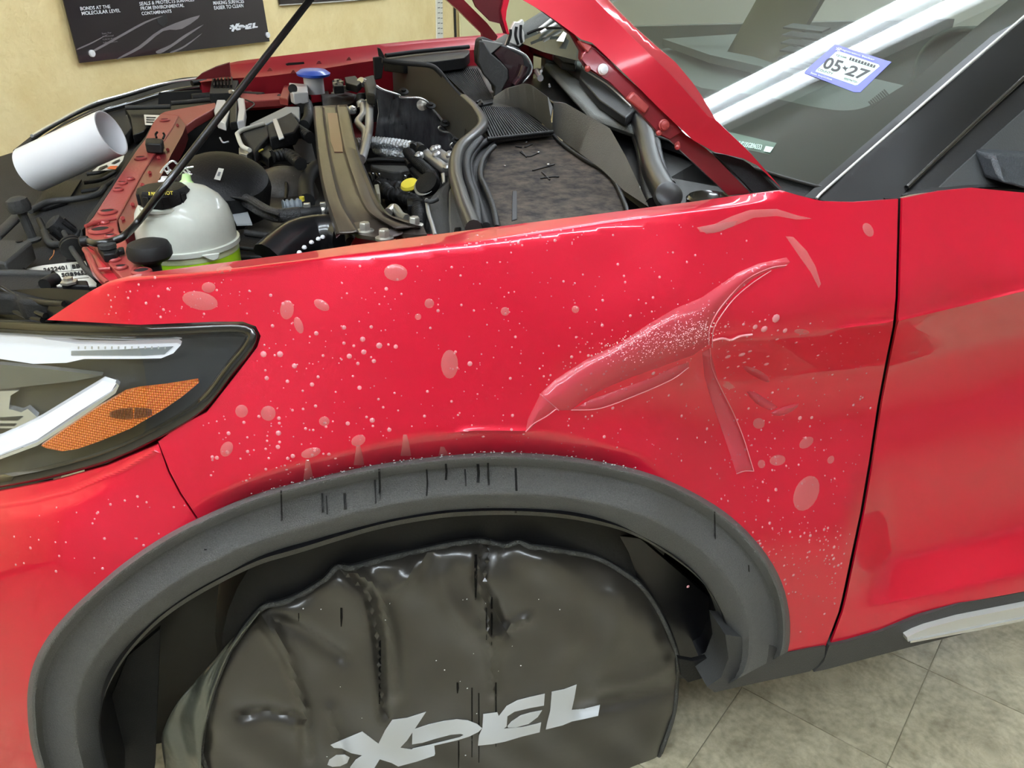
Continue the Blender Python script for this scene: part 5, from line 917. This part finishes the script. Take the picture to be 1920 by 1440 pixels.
T_('dark_pipe', 'D', [(440, 850), (480, 900), (540, 960)], .99, .010, GRYD); T_('cam_pipe', 'D', [(160, 830), (250, 822), (340, 825), (420, 830), (440, 860)], 1.0, .006, BLK)
S_('engine_cover', 'D', [(185, 850), (280, 855), (420, 858), (440, 885), (400, 890), (380, 900), (330, 900), (260, 885), (200, 870)], 1.0, .03, GRY, bv=.003)
for k in range(6): lathe('ignition_coil', [(.012, -.05), (.013, .0), (.010, .006)], L(.985)(*q('D', [(205+42*k, 915+3*k)])[0]), UP, BLKG, car, 16)
for pts in ([(230, 1000), (300, 980), (370, 1000), (480, 1010)], [(240, 960), (320, 1040), (420, 1030)], [(520, 1010), (580, 960), (600, 920)], [(400, 1060), (470, 1090), (520, 1130)], [(300, 900), (340, 950), (420, 960)], [(480, 1080), (500, 1180), (490, 1260)]): T_('engine_hose', 'D', pts, .97, .013, BLKR, corr=.011)
lathe('yellow_ring', [(.017, -.004), (.0195, 0), (.017, .006), (.012, .007)], L(1.0)(*q('D', [(440, 985)])[0]), (-.3, -.3, 1), YEL, car, 22, label='yellow ring'); lathe('round_pulley', [(.024, -.005), (.026, 0), (.024, .01), (.004, .012)], L(1.01)(*q('D', [(560, 985)])[0]), (-.6, -.5, .8), BLK, car, 24)
lathe('pulley_rim', [(.0235, .001), (.0265, .004), (.0235, .006)], L(1.01)(*q('D', [(548, 985)])[0]), (-.6, -.5, .8), ALU, car, 24); S_('metal_bracket', 'D', [(640, 905), (665, 900), (668, 960), (650, 965)], 1.02, .006, STL)
S_('engine_block_cover', 'D', [(250, 1030), (420, 1010), (540, 1120), (600, 1300), (380, 1290), (280, 1150)], .93, .05, BLK, bv=.006); S_('sensor_housing', 'D', [(420, 1070), (470, 1065), (475, 1110), (425, 1115)], .98, .02, BLK); T_('shiny_scrap', 'D', [(300, 1160), (340, 1130), (380, 1180), (420, 1200)], 1.01, .008, STL)
S_('pale_sensor', 'D', [(210, 980), (240, 975), (250, 1040), (225, 1040)], .99, .02, mat('beige_plastic', (150, 146, 128), .5))
# firewall insulator (shiny dark) with bright scalloped lip
fi = slab('firewall_insulator', q('D', [(225, 350), (380, 400), (520, 430), (600, 520), (660, 620), (740, 690), (760, 750), (560, 770), (460, 715), (330, 700), (215, 690), (240, 520)]), Yp(1.15), (0, .01, 0), mat('wet_insulator', (38, 38, 42), .25, 0, .9, .06, bump=1, bscale=10, c2=(84, 86, 90), nscale=7, stretch=(3, 1, .8)), car, step=18, label='wet shiny dark firewall insulator')
slab('insulator_fold', q('D', [(330, 440), (380, 410), (360, 520), (330, 600), (320, 640), (305, 560)]), Yp(1.14), (0, .006, 0), bpy.data.materials['wet_insulator'], fi, step=14)
lathe('insulator_washer', [(.013, 0), (.013, .002), (.006, .004), (.002, .005)], Yp(1.138)(*q('D', [(518, 470)])[0]), (0, -1, .3), STL, fi, 18)
lipp = [(222, 345), (270, 372), (370, 405), (385, 422), (500, 425), (560, 455), (590, 500), (625, 540), (655, 590), (625, 615), (650, 640), (700, 650), (730, 690), (700, 730), (720, 750), (760, 748)]
tube('insulator_lip', [Yp(1.13)(u, v) for u, v in q('D', lipp)], .0028, CHR, fi, seg=8, label='bright lip'); 
for c in ((400, 388), (575, 478), (665, 592), (740, 700)): lathe('push_clip', [(.012, 0), (.012, .003), (.006, .005), (.006, .009)], Yp(1.115)(*q('D', [c])[0]), (0, -.5, 1), BLK, fi, 16)
# cowl box: wall, grilles, tray
cw = slab('cowl_wall', q('D', [(222, 330), (250, 280), (265, 180), (400, 205), (560, 215), (620, 250), (700, 340), (780, 430), (840, 480), (885, 560), (880, 610), (800, 690), (770, 700), (690, 640), (640, 560), (560, 450), (400, 395), (300, 370)]), PN(L(1.0)(*q('D', [(240, 330)])[0]), L(1.02)(*q('D', [(780, 700)])[0]), P(*q('D', [(620, 250)])[0], y=1.22)), (.0, .02, -.0), mat('cowl_grey', (78, 77, 74), .5, bump=.2, bscale=400), car, step=20, label='large grey cowl wall panel')
tube('cowl_edge', [P(u, v, y=1.19) for u, v in q('D', [(262, 182), (400, 200), (560, 214), (625, 252), (700, 345), (780, 432)])], .006, GRY, cw); T_('cowl_joint', 'D', [(780, 432), (800, 560), (790, 690)], 1.05, .0015, BLK)
slab('far_cowl_tray', q('D', [(270, 160), (500, 130), (820, 96), (825, 130), (790, 165), (600, 190), (400, 195), (270, 180)]), L(1.12), DN(.03), BLK, car, bv=.002); T_('tray_edge', 'D', [(285, 152), (500, 125), (820, 95)], 1.13, .006, GRYD)
slab('cowl_fin', q('D', [(232, 100), (250, 105), (275, 150), (285, 185), (262, 195), (240, 150)]), Yp(1.5), (0, .01, 0), GRY, car, bv=.001); slab('cowl_post', q('D', [(205, 165), (260, 160), (275, 200), (260, 300), (215, 310)]), Yp(1.48), (0, .02, 0), GRYD, car, bv=.003)
T_('speckled_insulation', 'D', [(110, 210), (150, 240), (190, 290)], 1.05, .03, mat('speckled_felt', (60, 62, 66), .8, c2=(120, 124, 128), nscale=60, bump=.6, bscale=80), label='speckled grey insulation')
ct = S_('cowl_top', 'D', [(560, 212), (690, 183), (870, 180), (900, 240), (990, 380), (975, 440), (1140, 480), (1360, 640), (940, 690), (900, 560), (840, 470), (700, 330), (620, 245)], 1.075, .01, mat('cowl_top_grey', (70, 67, 62), .55, bump=.2, bscale=300), label='dark grey cowl top with slatted grilles')
S_('embossed_badge', 'D', [(600, 205), (700, 185), (760, 222), (660, 232)], 1.077, .0015, GRY, ct, bv=.001)
for k in range(4): S_('emboss_mark', 'D', [(640+20*k, 205-3*k), (650+20*k, 203-3*k), (665+20*k, 222-3*k), (655+20*k, 224-3*k)], 1.0785, .001, GRYD, ct, bv=0)
def grille(quad, n, parent, h=1.083):
    TL, TR, BR_, BL_ = [np.array(p, float) for p in q('D', quad)]
    S_('grille_well', 'D', quad, h-.006, .003, BLK, parent, bv=0)
    for i in range(n):
        t0 = (i+.18)/n; t1 = (i+.72)/n
        a, b, c, d = TL+(TR-TL)*t0, TL+(TR-TL)*t1, BL_+(BR_-BL_)*t1, BL_+(BR_-BL_)*t0
        slab('grille_slat', [a, b, c, d], L(h), DN(.006), GRYD, parent)
grille([(632, 240), (880, 228), (985, 372), (965, 440)][:2]+[(975, 425), (850, 452)], 19, ct); grille([(872, 472), (1142, 486), (1358, 642), (955, 684)], 22, ct)
S_('grille_bridge', 'D', [(845, 450), (970, 430), (975, 450), (870, 475)], 1.088, .006, BLK, ct); T_('bridge_clip', 'D', [(870, 455), (895, 440), (905, 462)], 1.095, .003, BLK, ct)
T_('cowl_border', 'D', [(940, 690), (1100, 672), (1250, 655), (1360, 642)], 1.085, .004, BLK, ct)
# dusty cover in front
dc = S_('dusty_cover', 'D', [(1020, 1260), (990, 1150), (950, 1040), (910, 960), (905, 880), (940, 800), (990, 720), (1100, 690), (1250, 670), (1360, 650), (1500, 760), (1640, 860), (1760, 940), (1820, 1040), (1850, 1200), (1400, 1280)], 1.062, .02, DUST, bv=.003, label='dusty dark plastic cover panel')
T_('cover_groove', 'D', [(1360, 655), (1420, 720), (1560, 820), (1700, 900), (1760, 970), (1820, 1100), (1850, 1200)], 1.066, .004, BLK, dc); S_('cover_rib', 'D', [(1100, 1020), (1128, 1020), (1130, 1200), (1095, 1210)], 1.064, .003, mat('rib_dark', (26, 24, 25), .6), dc, bv=.001)
for pts in ([(1150, 770), (1200, 800), (1270, 775)], [(1180, 740), (1230, 720)], [(1230, 890), (1300, 870), (1370, 850)], [(1280, 940), (1360, 930), (1400, 930)], [(1120, 735), (1160, 742)], [(1290, 900), (1340, 950)], [(1160, 765), (1190, 805)]): T_('embossed_mark', 'D', pts, 1.0635, .0013, bpy.data.materials['rib_dark'], dc)
for c in ((1190, 708), (1268, 772), (1330, 850), (1050, 860)): lathe('wet_spot', [(.003, 0), (.002, .0015)], L(1.063)(*q('D', [c])[0]), UP, CHR, dc, 8)
S_('cover_frame', 'D', [(1000, 1260), (960, 1120), (900, 1000), (880, 900), (900, 800), (960, 700), (1000, 690), (945, 790), (908, 880), (915, 965), (955, 1045), (995, 1150), (1028, 1258)], 1.07, .02, GRYD, dc, bv=.003)
T_('cover_seal', 'D', [(1000, 1260), (975, 1130), (930, 1010), (895, 930), (900, 850), (930, 790), (985, 735)], 1.078, .005, BLK, dc); S_('cover_tab', 'D', [(905, 790), (930, 770), (940, 785), (915, 815)], 1.08, .008, BLK, dc)
# S-shaped rubber seal
ssl = T_('cowl_seal', 'D', [(785, 432), (850, 490), (900, 560), (905, 610), (850, 670), (770, 740), (735, 830), (735, 930), (765, 1040), (790, 1120), (820, 1190), (850, 1260)], [1.088]*12, .0125, mat('seal_rubber', (52, 50, 48), .35, 0, .3, .15), label='S shaped rubber seal')
T_('cowl_seal_inner', 'D', [(890, 690), (820, 780), (800, 850), (815, 960), (850, 1060), (865, 1150), (870, 1250)], 1.08, .009, BLK, ssl); T_('cowl_seal_inner', 'D', [(960, 690), (880, 740), (830, 820), (825, 900), (850, 1000), (880, 1100), (930, 1250)], 1.074, .007, GRYD, ssl)
S_('cowl_shelf', 'D', [(905, 560), (945, 690), (900, 720), (850, 800), (840, 900), (880, 1050), (960, 1255), (1010, 1262), (960, 1100), (900, 960), (895, 860), (940, 760), (1000, 690), (960, 685), (920, 600)], 1.066, .01, GRYD)
S_('battery_box_side', 'D', [(720, 960), (750, 1040), (800, 1180), (830, 1265), (700, 1300), (690, 1200), (690, 1020)], 1.045, .05, mat('side_grey', (80, 79, 76), .5, bump=.2, bscale=300), bv=.003); S_('battery_box_side', 'D', [(560, 1080), (620, 1010), (700, 960), (690, 1100), (715, 1300), (590, 1308), (570, 1200)], 1.04, .05, GRY, bv=.003, label='grey box side by the near fender')
T_('box_edge', 'D', [(548, 1080), (560, 1160), (585, 1240), (605, 1310)], 1.05, .0035, ALU); T_('box_clip', 'D', [(545, 1085), (580, 1090), (615, 1075)], 1.058, .004, GRY); S_('box_notch', 'D', [(725, 1255), (770, 1250), (760, 1290), (715, 1295)], 1.06, .01, BLK)
S_('box_top', 'D', [(560, 1080), (600, 1040), (680, 960), (740, 700), (800, 690), (740, 800), (720, 960), (700, 1000)], 1.035, .03, GRYD)
# tall deflector blades behind the cover
ribbon('cowl_deflector', q('E', [(255, 577), (330, 590), (420, 620), (500, 670), (590, 745)]), q('E', [(262, 545), (330, 500), (430, 472), (470, 478), (560, 545)]), L(1.075), mat('deflector_grey', (92, 91, 88), .5, bump=.2, bscale=400), car, .008, label='tall grey cowl deflector')
ribbon('cowl_deflector', q('E', [(590, 745), (700, 830), (880, 965), (1000, 1080), (1130, 1165)]), q('E', [(600, 575), (660, 580), (910, 720), (1000, 880), (1120, 1140)]), L(1.07), bpy.data.materials['deflector_grey'], car, .008, label='long grey cowl deflector')
slab('deflector_gusset', q('E', [(545, 535), (565, 545), (590, 600), (580, 650), (555, 640), (550, 590)]), L(1.1), DN(.01), GRY, car, bv=.002)
# dark curved housing on the far side
fh = slab('far_cowl_housing', q('E', [(175, 225), (210, 210), (300, 250), (330, 265), (400, 270), (440, 320), (472, 370), (460, 430), (420, 470), (380, 480), (330, 510), (270, 530), (262, 480), (200, 400), (170, 360), (165, 300)]), Yp(1.25), (0, .05, 0), GRYD, car, bv=.006, label='dark curved housing at the far cowl')
slab('housing_blade', q('E', [(178, 230), (200, 232), (240, 300), (300, 350), (338, 392), (340, 440), (300, 520), (258, 560), (265, 490), (200, 420), (168, 350)]), Yp(1.2), (0, .015, 0), GRY, fh, bv=.003); slab('housing_top', q('E', [(190, 222), (250, 235), (310, 245), (260, 290), (235, 310), (205, 270)]), Yp(1.24), (0, .01, 0), mat('housing_pale', (110, 110, 106), .5), fh, bv=.002)
slab('housing_gloss', q('E', [(330, 270), (380, 300), (420, 320), (430, 380), (400, 440), (350, 490), (300, 505), (345, 440), (340, 390), (260, 300), (300, 262)]), Yp(1.235), (0, .01, 0), mat('maroon_gloss', (46, 28, 32), .15, 0, 1, .04), fh, step=14); tube('housing_edge', [Yp(1.235)(u, v) for u, v in q('E', [(330, 262), (400, 290), (445, 320), (472, 375), (460, 420), (420, 465)])], .0025, CHR, fh); tube('housing_pipe', [Yp(1.225)(u, v) for u, v in q('E', [(430, 370), (410, 430), (375, 480)])], .011, bpy.data.materials['maroon_gloss'], fh)
# black firewall and hinge duct
bw = S_('firewall_top', 'E', [(430, 262), (500, 262), (600, 292), (640, 300), (760, 350), (860, 440), (1000, 560), (1100, 660), (1190, 760), (1250, 1000), (1290, 1120), (1160, 1160), (1000, 960), (900, 740), (600, 580), (440, 480), (380, 470), (470, 370)], 1.05, .02, mat('firewall_black', (14, 14, 15), .3, 0, .5, .12), bv=.003, label='black firewall top')
T_('firewall_ridge', 'E', [(430, 270), (600, 320), (720, 400), (850, 500), (1010, 640)], 1.1, .016, BLK, bw); S_('firewall_cap', 'E', [(595, 305), (640, 292), (725, 335), (715, 360), (640, 350)], 1.13, .02, BLK, bw, bv=.004); T_('firewall_crease', 'E', [(740, 420), (850, 520), (990, 660)], 1.09, .003, GRYD, bw)
slab('firewall_side', q('E', [(750, 360), (830, 400), (920, 480), (1060, 610), (1000, 660), (850, 560), (740, 430)]), L(1.115), DN(.02), BLK, bw, bv=.003); T_('firewall_edge', 'E', [(755, 365), (770, 395), (900, 480), (1030, 600)], 1.125, .002, ALU, bw)
T_('bright_screw', 'E', [(500, 400), (512, 420), (520, 440)], 1.08, .009, CHR, bw); T_('bright_screw', 'E', [(525, 400), (532, 378)], 1.09, .004, CHR, bw); T_('bright_screw', 'E', [(570, 475), (572, 486)], 1.08, .003, CHR, bw)
hd = T_('hinge_duct', 'E', [(1020, 660), (1075, 690), (1110, 770), (1130, 870), (1160, 970), (1200, 1050), (1235, 1105)], 1.09, .021, mat('duct_black', (26, 25, 25), .35, 0, .4, .12), label='black curved duct ending in a round cap'); T_('duct_edge', 'E', [(1120, 670), (1165, 760), (1185, 870), (1215, 980), (1255, 1040)], 1.095, .008, BLK, hd); T_('duct_edge', 'E', [(1030, 690), (1075, 800), (1100, 900), (1120, 1050), (1150, 1150)], 1.07, .012, BLK, hd)
lathe('duct_cap', [(.021, -.01), (.022, .004), (.018, .007), (.003, .008)], L(1.10)(*q('E', [(1240, 1100)])[0]), (-.05, -.75, .6), mat('cap_grey', (52, 53, 54), .4), hd, 26); T_('duct_collar', 'E', [(1000, 670), (1050, 620), (1110, 660)], 1.1, .007, BLKG, hd)
S_('cowl_side_tray', 'E', [(1165, 765), (1240, 800), (1380, 920), (1500, 1030), (1720, 1085), (1850, 1065), (1900, 1060), (1600, 880), (1500, 860), (1700, 1080), (1500, 1120), (1300, 1160), (1240, 1000)], 1.065, .01, GRY, bv=.002, label='grey side tray of the cowl')
T_('tray_rim', 'E', [(1175, 768), (1250, 800), (1320, 860)], 1.08, .003, BLKG)
lathe('drain_cup', [(.036, -.03), (.038, .0), (.034, .004), (.031, -.002), (.02, -.012), (.003, -.014)], L(1.09)(*q('E', [(1475, 1115)])[0]), UP, BLKG, car, 30); S_('tray_corner', 'E', [(1580, 960), (1720, 1020), (1850, 1060), (1720, 1085), (1660, 1040)], 1.085, .01, GRYD)
# ------------------------------------------------------------------ white tube lying on the nose
ta_, tb_ = P(58, 318, y=.86), P(209, 249, y=.82)
R_t = .043; dT = tb_-ta_; lnT = np.linalg.norm(dT)
tb = lathe('plastic_tube', [(R_t-.0025, lnT), (R_t, lnT), (R_t, 0), (R_t-.0025, 0), (R_t-.0025, lnT*.5), (R_t-.0025, lnT)], ta_, dT, WHT, None, 48, caps=False, label='white hollow plastic tube lying across the front of the engine bay', cat_='tube')
